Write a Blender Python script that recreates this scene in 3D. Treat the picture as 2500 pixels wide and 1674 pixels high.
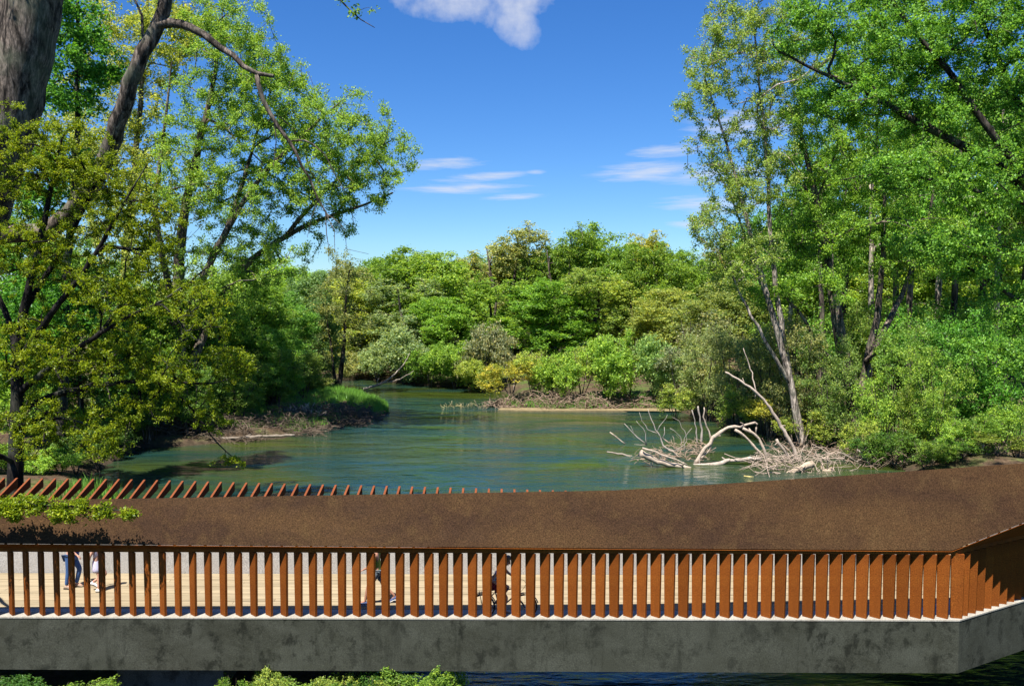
import bpy, bmesh, math
import numpy as np
from mathutils import Vector

# ---------------------------------------------------------------- camera, sky, sun, exposure
for o in list(bpy.data.objects):
    bpy.data.objects.remove(o)
scene = bpy.context.scene
COL = scene.collection
F = 2083.0                      # focal length in photo pixels (photo 2500 x 1674)
CAMZ = 11.0
PITCH = math.atan(107.0 / F)
cam_data = bpy.data.cameras.new('camera')
cam_data.sensor_width = 36.0
cam_data.lens = 36.0 * F / 2500.0
cam_data.clip_end = 6000.0
cam_data.clip_start = 0.1
cam = bpy.data.objects.new('camera', cam_data)
COL.objects.link(cam)
cam.location = (0, 0, CAMZ)
cam.rotation_euler = (math.pi / 2 - PITCH, 0, 0)
scene.camera = cam

SUN_EL = math.radians(63)
SUN_AZ = math.radians(209)      # measured from +Y towards +X: behind the camera, to its left
to_sun = Vector((math.sin(SUN_AZ) * math.cos(SUN_EL), math.cos(SUN_AZ) * math.cos(SUN_EL), math.sin(SUN_EL)))
sun_data = bpy.data.lights.new('sun', 'SUN')
sun_data.energy = 5.0
sun_data.angle = math.radians(0.55)
sun_data.color = (1.0, 0.955, 0.87)
sun = bpy.data.objects.new('sun', sun_data)
COL.objects.link(sun)
sun.rotation_euler = to_sun.to_track_quat('Z', 'Y').to_euler()
sun.location = (-40, -40, 80)

world = bpy.data.worlds.new('World')
scene.world = world
world.use_nodes = True
wt = world.node_tree
for n in list(wt.nodes):
    wt.nodes.remove(n)


class NT:
    """small helper round a node tree"""
    def __init__(s, t):
        s.t = t

    def n(s, typ, ins=None, **kw):
        nd = s.t.nodes.new(typ)
        for k, v in kw.items():
            setattr(nd, k, v)
        for k, v in (ins or {}).items():
            sock = nd.inputs[k]
            if isinstance(v, bpy.types.NodeSocket):
                s.t.links.new(v, sock)
            else:
                sock.default_value = v
        return nd

    def math(s, op, a, b=0.0, c=0.0, clamp=False):
        nd = s.n('ShaderNodeMath', {0: a, 1: b, 2: c}, operation=op, use_clamp=clamp)
        return nd.outputs[0]

    def mix(s, fac, a, b, blend='MIX'):
        nd = s.t.nodes.new('ShaderNodeMix')
        nd.data_type = 'RGBA'
        nd.blend_type = blend
        for sock, v in ((nd.inputs[0], fac), (nd.inputs[6], a), (nd.inputs[7], b)):
            if isinstance(v, bpy.types.NodeSocket):
                s.t.links.new(v, sock)
            else:
                if hasattr(v, '__len__') and len(v) == 3:
                    v = (*v, 1)
                sock.default_value = v
        return nd.outputs[2]

    def ramp(s, fac, stops, interp='LINEAR'):
        nd = s.n('ShaderNodeValToRGB', {0: fac})
        cr = nd.color_ramp
        cr.interpolation = interp
        while len(cr.elements) < len(stops):
            cr.elements.new(0.5)
        for e, (p, c) in zip(cr.elements, stops):
            e.position = p
            e.color = (c, c, c, 1) if isinstance(c, (int, float)) else (*c[:3], 1)
        return nd.outputs[0]

    def noise(s, vec, scale, detail=4, rough=0.55, dist=0.0):
        nd = s.n('ShaderNodeTexNoise', {'Scale': scale, 'Detail': detail, 'Roughness': rough, 'Distortion': dist})
        if vec is not None:
            s.t.links.new(vec, nd.inputs['Vector'])
        return nd.outputs[0]

    def mapping(s, vec, scale=(1, 1, 1), loc=(0, 0, 0), rot=(0, 0, 0)):
        nd = s.n('ShaderNodeMapping', {'Vector': vec, 'Scale': scale, 'Location': loc, 'Rotation': rot})
        return nd.outputs[0]


def build_world():
    w = NT(wt)
    sky = w.n('ShaderNodeTexSky', sky_type='NISHITA')
    sky.sun_disc = False
    sky.sun_elevation = SUN_EL
    sky.sun_rotation = SUN_AZ
    sky.altitude = 100
    sky.air_density = 1.0
    sky.dust_density = 0.0
    sky.ozone_density = 1.6
    hs = w.n('ShaderNodeHueSaturation', {'Saturation': 1.28, 'Value': 1.0, 'Color': sky.outputs[0]})
    # clouds in sky directions: azimuth (x) and elevation (y) in degrees
    tc = w.n('ShaderNodeTexCoord')
    sep = w.n('ShaderNodeSeparateXYZ', {0: tc.outputs['Generated']})
    X, Y, Z = sep.outputs
    az = w.math('MULTIPLY', w.math('ARCTAN2', X, Y), 57.2958)
    el = w.math('MULTIPLY', w.math('ARCSINE', Z), 57.2958)
    ae = w.n('ShaderNodeCombineXYZ', {0: az, 1: el, 2: 0.0}).outputs[0]

    def blob(ca, ce, ra, re, tilt=0.0):
        da = w.math('SUBTRACT', az, ca)
        de = w.math('SUBTRACT', w.math('SUBTRACT', el, ce), w.math('MULTIPLY', da, tilt))
        q = w.math('ADD', w.math('POWER', w.math('ABSOLUTE', w.math('DIVIDE', da, ra)), 2.0),
                   w.math('POWER', w.math('ABSOLUTE', w.math('DIVIDE', de, re)), 2.0))
        return w.math('SUBTRACT', 1.0, q, clamp=True)

    def total(bl):
        t = bl[0]
        for b in bl[1:]:
            t = w.math('MAXIMUM', t, b)
        return t
    # one fair-weather cumulus in view at the top, others of its kind round the sky
    puffs = total([blob(-2.6, 19.2, 6.6, 2.0, -0.02), blob(0.3, 17.6, 1.9, 1.7, -0.3), 
                   blob(38, 24, 9, 3), blob(-52, 27, 10, 3), blob(95, 30, 12, 4), blob(-110, 34, 11, 4), blob(165, 28, 12, 4)])
    pn = w.noise(ae, 0.42, 7, 0.6)
    pd = w.math('MULTIPLY', w.math('SUBTRACT', w.math('ADD', w.math('MULTIPLY', w.math('POWER', puffs, 0.6), 0.62), w.math('MULTIPLY', pn, 1.3)), 0.86), 1.55, clamp=True)
    pd = w.math('MULTIPLY', pd, w.math('GREATER_THAN', puffs, 0.001))
    # low streaks of cirrus near the horizon
    wis = total([blob(-4.6, 8.9, 4.2, 0.55, 0.05), blob(-1.9, 8.05, 4.4, 0.42, 0.07), blob(-3.2, 7.3, 5.6, 0.5, 0.04), blob(0.2, 6.75, 3.0, 0.3, 0.03),
                 blob(8.8, 8.3, 4.6, 0.95, 0.03), blob(13.5, 8.0, 5.2, 0.9, 0.05), blob(15.0, 11.0, 5.0, 1.5, 0.05), blob(1.6, 8.35, 1.0, 0.22), blob(13, 6.1, 4.6, 0.9, 0.0),
                 blob(10.4, 9.6, 3.6, 0.6, 0.06), blob(12.0, 4.9, 2.4, 0.4, 0.0),
                 blob(60, 9, 14, 1.4), blob(-60, 8, 14, 1.4), blob(120, 10, 16, 1.6), blob(-130, 9, 16, 1.6)])
    wn = w.noise(w.mapping(ae, (0.30, 3.4, 1), rot=(0, 0, -0.06)), 1.0, 9, 0.66, 0.35)
    wd = w.math('MULTIPLY', w.math('SUBTRACT', w.math('ADD', w.math('MULTIPLY', wis, 0.42), wn), 0.64), 2.3, clamp=True)
    wd = w.math('MULTIPLY', wd, w.math('POWER', wis, 0.5))
    dens = w.math('MAXIMUM', w.math('MULTIPLY', pd, 0.78), w.math('MULTIPLY', wd, 0.72))
    blue = w.mix(1.0, hs.outputs[0], (0.44, 0.63, 0.90), 'MULTIPLY')
    cl = w.mix(dens, blue, (4.6, 4.75, 5.2))
    bg = w.n('ShaderNodeBackground', {'Color': cl, 'Strength': 0.075})
    w.n('ShaderNodeOutputWorld', {0: bg.outputs[0]})


build_world()
vs = scene.view_settings
vs.view_transform = 'Standard'
vs.look = 'None'
vs.exposure = 1.2
vs.gamma = 1.0
vs.use_curve_mapping = False
scene.render.engine = 'CYCLES'
cy = scene.cycles
cy.max_bounces = 5
cy.diffuse_bounces = 3
cy.glossy_bounces = 2
cy.transmission_bounces = 4
cy.transparent_max_bounces = 4
cy.caustics_reflective = False
cy.caustics_refractive = False


# ---------------------------------------------------------------- helpers: pixels, meshes, objects
def ray(px, py):
    a = (px - 1250.0) / F
    b = (837.0 - py) / F
    return np.array((a, math.cos(PITCH) + b * math.sin(PITCH), -math.sin(PITCH) + b * math.cos(PITCH)))


CAM = np.array((0.0, 0.0, CAMZ))


def P(px, py, D):
    """the point at world depth D (metres along +Y) seen at a photo pixel"""
    d = ray(px, py)
    return CAM + d * (D / d[1])


def W(px, py, z=0.0):
    """the point of the level plane z seen at a photo pixel"""
    d = ray(px, py)
    return CAM + d * ((z - CAMZ) / d[2])


def link(o):
    COL.objects.link(o)
    return o


def tag(o, label=None, cat=None, group=None, kind=None):
    if label:
        o['label'] = label
    if cat:
        o['category'] = cat
    if group:
        o['group'] = group
    if kind:
        o['kind'] = kind
    return o


def empty(name, loc, label=None, cat=None, group=None, rz=0.0):
    o = link(bpy.data.objects.new(name, None))
    o.empty_display_size = 0.3
    o.location = loc
    o.rotation_euler = (0, 0, rz)
    return tag(o, label, cat, group)


def mesh_np(name, V, Fq, mat, smooth=False, tint=None):
    """mesh from numpy arrays; Fq a list of (n x k) index arrays"""
    me = bpy.data.meshes.new(name)
    V = np.asarray(V, dtype=np.float32)
    me.vertices.add(len(V))
    me.vertices.foreach_set('co', V.ravel())
    Fq = [np.asarray(f, dtype=np.int32) for f in Fq if len(f)]
    nl = sum(f.size for f in Fq)
    me.loops.add(nl)
    me.loops.foreach_set('vertex_index', np.concatenate([f.ravel() for f in Fq]))
    tot = np.concatenate([np.full(len(f), f.shape[1], dtype=np.int32) for f in Fq])
    st = np.concatenate(([0], np.cumsum(tot)[:-1])).astype(np.int32)
    me.polygons.add(len(tot))
    me.polygons.foreach_set('loop_start', st)
    me.polygons.foreach_set('loop_total', tot)
    me.polygons.foreach_set('use_smooth', np.full(len(tot), bool(smooth)))
    if tint is not None:
        at = me.attributes.new('tint', 'FLOAT', 'FACE')
        at.data.foreach_set('value', np.asarray(tint, dtype=np.float32))
    me.materials.append(mat)
    me.update(calc_edges=True)
    return me


def add(name, me, parent=None, color=None, loc=None):
    o = link(bpy.data.objects.new(name, me))
    if parent is not None:
        o.parent = parent
    if color is not None:
        o.color = (*color, 1)
    if loc is not None:
        o.location = loc
    return o


class MB:
    """collects boxes, tubes and prisms into ONE mesh"""
    def __init__(s):
        s.v, s.q, s.t = [], [], []
        s.n = 0

    def put(s, V, quads=(), tris=()):
        V = np.asarray(V, float)
        if len(quads):
            s.q.append(np.asarray(quads, int) + s.n)
        if len(tris):
            s.t.append(np.asarray(tris, int) + s.n)
        s.v.append(V)
        s.n += len(V)
        return s

    def box(s, lo, hi):
        x0, y0, z0 = lo
        x1, y1, z1 = hi
        return s.hexa([(x0, y0, z0), (x1, y0, z0), (x1, y1, z0), (x0, y1, z0), (x0, y0, z1), (x1, y0, z1), (x1, y1, z1), (x0, y1, z1)])

    def hexa(s, p):
        return s.put(p, [(0, 3, 2, 1), (4, 5, 6, 7), (0, 1, 5, 4), (1, 2, 6, 5), (2, 3, 7, 6), (3, 0, 4, 7)])

    def prism(s, poly, z0, z1):
        """vertical prism over a plan polygon (x, y); z0, z1 numbers or lists"""
        n = len(poly)
        z0 = z0 if hasattr(z0, '__len__') else [z0] * n
        z1 = z1 if hasattr(z1, '__len__') else [z1] * n
        V = [(x, y, z) for (x, y), z in zip(poly, z0)] + [(x, y, z) for (x, y), z in zip(poly, z1)]
        q = [(i, (i + 1) % n, n + (i + 1) % n, n + i) for i in range(n)]
        s.put(V, q)
        s.n -= len(V)
        bot = [(0, i + 1, i) for i in range(1, n - 1)]
        top = [(n, n + i, n + i + 1) for i in range(1, n - 1)]
        s.t.append(np.asarray(bot + top, int) + s.n)
        s.n += len(V)
        return s

    def tube(s, pts, rad, k=6, cap=True):
        V, q, t = tube_np(np.asarray(pts, float), rad, k, cap)
        return s.put(V, q, t)

    def ball(s, c, r, nu=10, nv=7):
        r = np.ones(3) * r
        V = [(0, 0, -1)]
        for j in range(1, nv):
            th = math.pi * j / nv
            for i in range(nu):
                ph = 2 * math.pi * i / nu
                V.append((math.sin(th) * math.cos(ph), math.sin(th) * math.sin(ph), -math.cos(th)))
        V.append((0, 0, 1))
        q, t = [], []
        for i in range(nu):
            t.append((0, 1 + (i + 1) % nu, 1 + i))
            t.append((len(V) - 1, 1 + (nv - 2) * nu + i, 1 + (nv - 2) * nu + (i + 1) % nu))
            for j in range(nv - 2):
                q.append((1 + j * nu + i, 1 + j * nu + (i + 1) % nu, 1 + (j + 1) * nu + (i + 1) % nu, 1 + (j + 1) * nu + i))
        return s.put(np.array(V) * r + np.asarray(c, float), q, t)

    def mesh(s, name, mat, smooth=False):
        return mesh_np(name, np.concatenate(s.v), ([np.concatenate(s.q)] if s.q else []) + ([np.concatenate(s.t)] if s.t else []), mat, smooth)

    def build(s, name, mat, parent=None, smooth=False, color=None, loc=None):
        return add(name, s.mesh(name, mat, smooth), parent, color, loc)


def tube_np(pts, rad, k=6, cap=True):
    n = len(pts)
    rad = np.broadcast_to(np.asarray(rad, float), (n,)) if not hasattr(rad, '__len__') or len(rad) != n else np.asarray(rad, float)
    d = np.gradient(pts, axis=0)
    d /= np.linalg.norm(d, axis=1)[:, None] + 1e-9
    ref = np.array((0.0, 0, 1)) if abs(d[0][2]) < 0.9 else np.array((1.0, 0, 0))
    u = np.cross(d, ref)
    ln = np.linalg.norm(u, axis=1)[:, None]
    if ln.min() < 0.05:
        ref = np.array((0.31, 0.9, 0.3))
        u = np.cross(d, ref)
        ln = np.linalg.norm(u, axis=1)[:, None]
    u /= ln + 1e-9
    v = np.cross(d, u)
    an = np.arange(k) * 2 * math.pi / k
    ring = np.cos(an)[None, :, None] * u[:, None, :] + np.sin(an)[None, :, None] * v[:, None, :]
    V = (pts[:, None, :] + ring * rad[:, None, None]).reshape(-1, 3)
    i = np.arange(n - 1)[:, None] * k
    j = np.arange(k)[None, :]
    j2 = (j + 1) % k
    q = np.stack((i + j, i + j2, i + k + j2, i + k + j), axis=-1).reshape(-1, 4)
    t = []
    if cap and k > 3:
        t = [(0, m + 1, m) for m in range(1, k - 1)] + [((n - 1) * k, (n - 1) * k + m, (n - 1) * k + m + 1) for m in range(1, k - 1)]
    elif cap:
        t = [(0, 2, 1), ((n - 1) * k, (n - 1) * k + 1, (n - 1) * k + 2)]
    return V, q, t


def smooth_path(pts, seg):
    """Catmull-Rom through control points, resampled about every seg metres"""
    p = np.asarray(pts, float)
    if len(p) == 2:
        k = max(2, int(np.linalg.norm(p[1] - p[0]) / seg) + 1)
        return p[0] + (p[1] - p[0]) * np.linspace(0, 1, k)[:, None]
    e = np.vstack((2 * p[0] - p[1], p, 2 * p[-1] - p[-2]))
    out = []
    for i in range(len(p) - 1):
        k = max(1, int(round(np.linalg.norm(p[i + 1] - p[i]) / seg)))
        t = np.linspace(0, 1, k, endpoint=False)[:, None]
        a, b, c, d = e[i:i + 4]
        out.append(0.5 * (2 * b + (c - a) * t + (2 * a - 5 * b + 4 * c - d) * t ** 2 + (3 * b - a - 3 * c + d) * t ** 3))
    return np.vstack(out + [p[-1:]])


# ---------------------------------------------------------------- materials
def new_mat(name):
    m = bpy.data.materials.new(name)
    m.use_nodes = True
    for n in list(m.node_tree.nodes):
        m.node_tree.nodes.remove(n)
    return m, NT(m.node_tree)


def finish(t, col, rough=0.7, height=None, bump=0.3, dist=0.02, spec=0.35, metal=0.0):
    ins = {'Base Color': col, 'Roughness': rough, 'Specular IOR Level': spec, 'Metallic': metal}
    if height is not None:
        ins['Normal'] = t.n('ShaderNodeBump', {'Height': height, 'Strength': bump, 'Distance': dist}).outputs[0]
    b = t.n('ShaderNodeBsdfPrincipled', ins)
    t.n('ShaderNodeOutputMaterial', {0: b.outputs[0]})


def coords(t, which='Object'):
    return t.n('ShaderNodeTexCoord').outputs[which]


def mat_leaf(name, trans=0.45, gloss=0.012):
    m, t = new_mat(name)
    col = t.n('ShaderNodeObjectInfo').outputs['Color']
    a = t.n('ShaderNodeAttribute', attribute_name='tint').outputs['Fac']
    col = t.mix(1.0, col, (1.72, 1.66, 2.3), 'MULTIPLY')
    warm = t.mix(t.math('MULTIPLY', a, 0.55, clamp=True), col, t.mix(1.0, col, (1.35, 1.10, 0.8, 1), 'MULTIPLY'))
    cool = t.mix(t.math('MULTIPLY', a, -0.6, clamp=True), warm, t.mix(1.0, warm, (0.45, 0.62, 0.55, 1), 'MULTIPLY'))
    val = t.n('ShaderNodeHueSaturation', {'Color': cool, 'Value': t.math('ADD', 1.0, t.math('MULTIPLY', a, 0.16)), 'Saturation': 1.0}).outputs[0]
    d = t.n('ShaderNodeBsdfDiffuse', {'Color': val})
    tr = t.n('ShaderNodeBsdfTranslucent', {'Color': t.mix(1.0, val, (1.35, 1.3, 0.55, 1), 'MULTIPLY')})
    mx = t.n('ShaderNodeMixShader', {0: trans, 1: d.outputs[0], 2: tr.outputs[0]})
    g = t.n('ShaderNodeBsdfGlossy', {'Color': (0.9, 0.95, 1, 1), 'Roughness': 0.42})
    mg = t.n('ShaderNodeMixShader', {0: gloss, 1: mx.outputs[0], 2: g.outputs[0]})
    t.n('ShaderNodeOutputMaterial', {0: mg.outputs[0]})
    return m


def mat_bark(name):
    m, t = new_mat(name)
    c = coords(t)
    col = t.n('ShaderNodeObjectInfo').outputs['Color']
    n1 = t.noise(t.mapping(c, (3.2, 3.2, 0.55)), 1.5, 7, 0.7, 0.7)
    n2 = t.noise(c, 0.7, 3)
    k = t.ramp(n1, [(0.40, 0.16), (0.5, 0.85), (0.62, 2.0)])
    n3 = t.noise(t.mapping(c, (1, 1, 0.25)), 16.0, 4, 0.7)
    cc = t.mix(1.0, col, k, 'MULTIPLY')
    cc = t.mix(1.0, cc, t.ramp(n3, [(0.36, 0.45), (0.5, 1.0), (0.64, 1.7)]), 'MULTIPLY')
    cc = t.mix(t.ramp(n2, [(0.52, 0.0), (0.7, 0.4)]), cc, (0.17, 0.19, 0.13))
    finish(t, cc, 0.9, n1, 0.9, 0.06, 0.15)
    return m


def mat_corten(name, base, dark, light, grain=0.5, streak=False):
    m, t = new_mat(name)
    c = coords(t)
    big = t.noise(t.mapping(c, (0.35, 0.5, 0.9)), 1.0, 5, 0.6, 0.4)
    mid = t.noise(c, 2.3, 6, 0.7)
    fine = t.noise(c, 34.0, 3, 0.7)
    col = t.mix(t.ramp(big, [(0.36, 0.0), (0.64, 1.0)]), dark, base)
    col = t.mix(t.math('MULTIPLY', t.ramp(mid, [(0.5, 0.0), (0.72, 1.0)]), 0.55), col, light)
    col = t.mix(grain, col, t.mix(1.0, col, t.ramp(fine, [(0.3, 0.35), (0.5, 1.0), (0.72, 1.9)]), 'MULTIPLY'))
    if streak:
        rnd = t.math('ADD', 0.80, t.math('MULTIPLY', t.n('ShaderNodeObjectInfo').outputs['Random'], 0.4))
        col = t.mix(1.0, col, t.n('ShaderNodeCombineColor', {0: rnd, 1: rnd, 2: rnd}).outputs[0], 'MULTIPLY')
        run = t.noise(t.mapping(c, (9, 9, 0.5)), 1.0, 5, 0.7)
        col = t.mix(t.math('MULTIPLY', t.ramp(run, [(0.48, 0.0), (0.7, 1.0)]), 0.45), col, dark)
    finish(t, col, t.ramp(mid, [(0.3, 0.62), (0.7, 0.85)]), fine, 0.35, 0.01, 0.06)
    return m


def mat_concrete(name, base, dark, light, stain=1.0):
    m, t = new_mat(name)
    c = coords(t)
    mid = t.noise(t.mapping(c, (0.55, 1, 0.8)), 1.7, 7, 0.68, 0.5)
    blot = t.noise(t.mapping(c, (0.9, 1, 0.75), (3, 1, 7)), 2.4, 8, 0.75, 0.3)
    big = t.noise(t.mapping(c, (0.28, 1, 0.35), (9, 2, 1)), 1.0, 3)
    fine = t.noise(c, 42.0, 3, 0.75)
    drip = t.noise(t.mapping(c, (1.3, 1.3, 0.16), (1, 4, 2)), 1.6, 6, 0.7)
    col = t.mix(t.ramp(mid, [(0.35, 0.0), (0.68, 1.0)]), base, light)
    col = t.mix(t.math('MULTIPLY', t.ramp(blot, [(0.51, 0.0), (0.62, 1.0)]), 0.85 * stain), col, dark)
    col = t.mix(t.math('MULTIPLY', t.ramp(big, [(0.5, 0.0), (0.68, 1.0)]), 0.35 * stain), col, light)
    col = t.mix(t.math('MULTIPLY', t.ramp(drip, [(0.54, 0.0), (0.66, 1.0)]), 0.5 * stain), col, dark)
    col = t.mix(0.8, col, t.mix(1.0, col, t.ramp(fine, [(0.3, 0.4), (0.5, 1.0), (0.7, 1.7)]), 'MULTIPLY'))
    finish(t, col, 0.88, fine, 0.4, 0.008, 0.2)
    return m


def mat_plain(name, col, rough=0.6, var=0.25, scale=6.0, spec=0.35, metal=0.0, bump=0.1):
    m, t = new_mat(name)
    c = coords(t)
    n = t.noise(c, scale, 5, 0.6)
    cc = t.mix(var, (*col, 1), t.mix(1.0, (*col, 1), t.ramp(n, [(0.3, 0.45), (0.5, 1.0), (0.7, 1.55)]), 'MULTIPLY'))
    finish(t, cc, rough, n, bump, 0.01, spec, metal)
    return m


def mat_wood_board(name):
    m, t = new_mat(name)
    c = coords(t)
    col = t.n('ShaderNodeObjectInfo').outputs['Color']
    rnd = t.n('ShaderNodeObjectInfo').outputs['Random']
    g = t.noise(t.mapping(c, (1.2, 22, 22)), 1.0, 5, 0.6, 0.3)
    k = t.math('ADD', 0.86, t.math('MULTIPLY', rnd, 0.28))
    cc = t.mix(1.0, col, t.n('ShaderNodeCombineColor', {0: k, 1: k, 2: k}).outputs[0], 'MULTIPLY')
    cc = t.mix(1.0, cc, t.ramp(g, [(0.3, 0.7), (0.6, 1.1)]), 'MULTIPLY')
    finish(t, cc, 0.75, g, 0.2, 0.004, 0.25)
    return m


def mat_driftwood(name):
    m, t = new_mat(name)
    c = coords(t)
    col = t.n('ShaderNodeObjectInfo').outputs['Color']
    n = t.noise(t.mapping(c, (3, 3, 3)), 1.5, 6, 0.7, 0.8)
    cc = t.mix(1.0, col, t.ramp(n, [(0.3, 0.5), (0.5, 0.95), (0.7, 1.35)]), 'MULTIPLY')
    finish(t, cc, 0.85, n, 0.5, 0.03, 0.2)
    return m


def mat_ground(name):
    m, t = new_mat(name)
    c = coords(t)
    n1 = t.noise(c, 0.22, 6, 0.65)
    n2 = t.noise(c, 2.6, 8, 0.75)
    z = t.n('ShaderNodeSeparateXYZ', {0: c}).outputs[2]
    litter = t.mix(t.ramp(n2, [(0.35, 0.0), (0.65, 1.0)]), (0.030, 0.019, 0.012), (0.125, 0.084, 0.052))
    green = t.mix(t.ramp(n2, [(0.35, 0.0), (0.65, 1.0)]), (0.03, 0.055, 0.012), (0.10, 0.16, 0.03))
    col = t.mix(t.ramp(n1, [(0.47, 0.0), (0.6, 0.85)]), litter, green)
    mud = t.mix(t.ramp(n2, [(0.3, 0.0), (0.7, 1.0)]), (0.022, 0.016, 0.010), (0.075, 0.055, 0.036))
    wet = t.ramp(t.math('ADD', z, t.math('MULTIPLY', n2, 0.35)), [(0.3, 1.0), (0.75, 0.0)])
    col = t.mix(wet, col, mud)
    finish(t, col, 0.95, n2, 0.9, 0.12, 0.1)
    return m


def mat_water(name):
    m, t = new_mat(name)
    c = coords(t)
    w1 = t.noise(t.mapping(c, (0.55, 1.5, 1), rot=(0, 0, 0.12)), 1.0, 3, 0.5, 0.6)
    w2 = t.noise(t.mapping(c, (1.7, 4.2, 1), rot=(0, 0, -0.18)), 1.0, 4, 0.55, 0.4)
    w0 = t.noise(t.mapping(c, (0.20, 0.62, 1), (3, 7, 0), rot=(0, 0, 0.2)), 1.0, 3, 0.55, 0.8)
    w3 = t.noise(t.mapping(c, (0.09, 0.16, 1)), 1.0, 3, 0.5, 1.0)
    gust = t.ramp(w3, [(0.36, 0.3), (0.62, 1.0)])
    h = t.math('ADD', t.math('ADD', t.math('MULTIPLY', w1, 0.75), t.math('MULTIPLY', w2, 0.40)), t.math('MULTIPLY', w0, 1.1))
    h = t.math('MULTIPLY', h, gust)
    bump = t.n('ShaderNodeBump', {'Height': h, 'Strength': 0.85, 'Distance': 0.17})
    patch = t.ramp(t.noise(t.mapping(c, (0.05, 0.12, 1), (5, 3, 0)), 1.0, 4, 0.6, 0.8), [(0.42, 0.0), (0.62, 1.0)])
    col = t.mix(patch, (0.010, 0.034, 0.028), (0.036, 0.052, 0.008))
    b = t.n('ShaderNodeBsdfPrincipled', {'Base Color': col, 'Roughness': 0.035, 'IOR': 1.333, 'Specular IOR Level': 0.62, 'Normal': bump.outputs[0]})
    t.n('ShaderNodeOutputMaterial', {0: b.outputs[0]})
    return m


def mat_spots(name, base, spot, scale, size, stretch=(1, 1, 1)):
    m, t = new_mat(name)
    c = coords(t)
    v = t.n('ShaderNodeTexVoronoi', {'Vector': t.mapping(c, stretch), 'Scale': scale}).outputs['Distance']
    col = t.mix(t.math('LESS_THAN', v, size), (*base, 1), (*spot, 1))
    finish(t, col, 0.85)
    return m


M = {
    'leaf': mat_leaf('leaf'), 'bark': mat_bark('bark'),
    'grass': mat_leaf('grass_blade', 0.3, 0.03),
    'roof': mat_corten('corten_roof', (0.052, 0.0275, 0.0115), (0.031, 0.016, 0.0085), (0.070, 0.042, 0.018), 1.0),
    'slat': mat_corten('corten_slat', (0.215, 0.062, 0.0095), (0.125, 0.034, 0.0065), (0.26, 0.088, 0.013), 0.6, True),
    'fin': mat_corten('corten_fin', (0.19, 0.056, 0.022), (0.14, 0.04, 0.016), (0.22, 0.072, 0.032), 0.3),
    'slab': mat_concrete('cast_concrete', (0.030, 0.031, 0.021), (0.007, 0.008, 0.0045), (0.056, 0.058, 0.044)),
    'pier': mat_concrete('pier_concrete', (0.075, 0.075, 0.07), (0.03, 0.03, 0.027), (0.11, 0.108, 0.10)),
    'plaster': mat_concrete('pale_render', (0.31, 0.295, 0.275), (0.25, 0.23, 0.21), (0.34, 0.33, 0.315), 0.35),
    'lip': mat_concrete('pale_coping', (0.26, 0.24, 0.20), (0.18, 0.15, 0.11), (0.32, 0.30, 0.26), 0.5),
    'board': mat_wood_board('floor_board'),
    'drift': mat_driftwood('driftwood'),
    'ground': mat_ground('river_bank'), 'water': mat_water('river_water'),
    'sand': mat_plain('pale_sand', (0.20, 0.155, 0.085), 0.95, 0.5, 3.0, 0.1),
    'skin': mat_plain('skin', (0.50, 0.27, 0.19), 0.55, 0.1),
    'skin_dark': mat_plain('tanned_skin', (0.32, 0.16, 0.105), 0.55, 0.1),
    'denim': mat_plain('blue_denim', (0.035, 0.085, 0.22), 0.9, 0.35, 18),
    'shirt_green': mat_plain('olive_green_shirt', (0.20, 0.25, 0.035), 0.9, 0.3, 8),
    'shorts_grey': mat_plain('grey_blue_shorts', (0.13, 0.16, 0.185), 0.9, 0.3, 10),
    'shorts_red': mat_plain('dark_red_shorts', (0.22, 0.025, 0.045), 0.9, 0.3, 10),
    'shirt_grey': mat_plain('grey_shirt', (0.3, 0.3, 0.32), 0.9, 0.2, 10),
    'dress': mat_spots('spotted_dress', (0.48, 0.47, 0.62), (0.45, 0.03, 0.07), 17, 0.22),
    'shirt_dash': mat_spots('dashed_shirt', (0.36, 0.45, 0.62), (0.02, 0.025, 0.05), 15, 0.2, (1, 1, 0.6)),
    'shoe_tan': mat_plain('tan_shoe', (0.25, 0.19, 0.14), 0.7, 0.2), 'shoe_white': mat_plain('white_shoe', (0.7, 0.7, 0.7), 0.6, 0.1),
    'shoe_navy': mat_plain('navy_shoe', (0.05, 0.07, 0.16), 0.7, 0.2), 'black': mat_plain('black_rubber', (0.02, 0.02, 0.024), 0.6, 0.1),
    'hair_brown': mat_plain('brown_hair', (0.10, 0.065, 0.035), 0.6, 0.5, 40), 'hair_dark': mat_plain('dark_hair', (0.03, 0.022, 0.016), 0.6, 0.4, 40),
    'hair_fair': mat_plain('fair_hair', (0.24, 0.17, 0.10), 0.6, 0.5, 40),
    'eye': mat_plain('eye', (0.03, 0.03, 0.035), 0.2, 0.0), 'lips': mat_plain('lips', (0.35, 0.12, 0.10), 0.5, 0.0),
    'frame_blue': mat_plain('dark_blue_paint', (0.03, 0.04, 0.07), 0.35, 0.05, spec=0.5),
    'metal': mat_plain('bright_metal', (0.55, 0.55, 0.56), 0.3, 0.1, metal=0.9), 'leather': mat_plain('brown_leather', (0.12, 0.055, 0.025), 0.5, 0.2),
    'fender': mat_plain('grey_blue_mudguard', (0.13, 0.15, 0.2), 0.4, 0.1, spec=0.5),
}

# ---------------------------------------------------------------- the setting: terrain sheet and river
def shore(pts):
    return [tuple(W(*p)[:2]) for p in pts]


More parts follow.
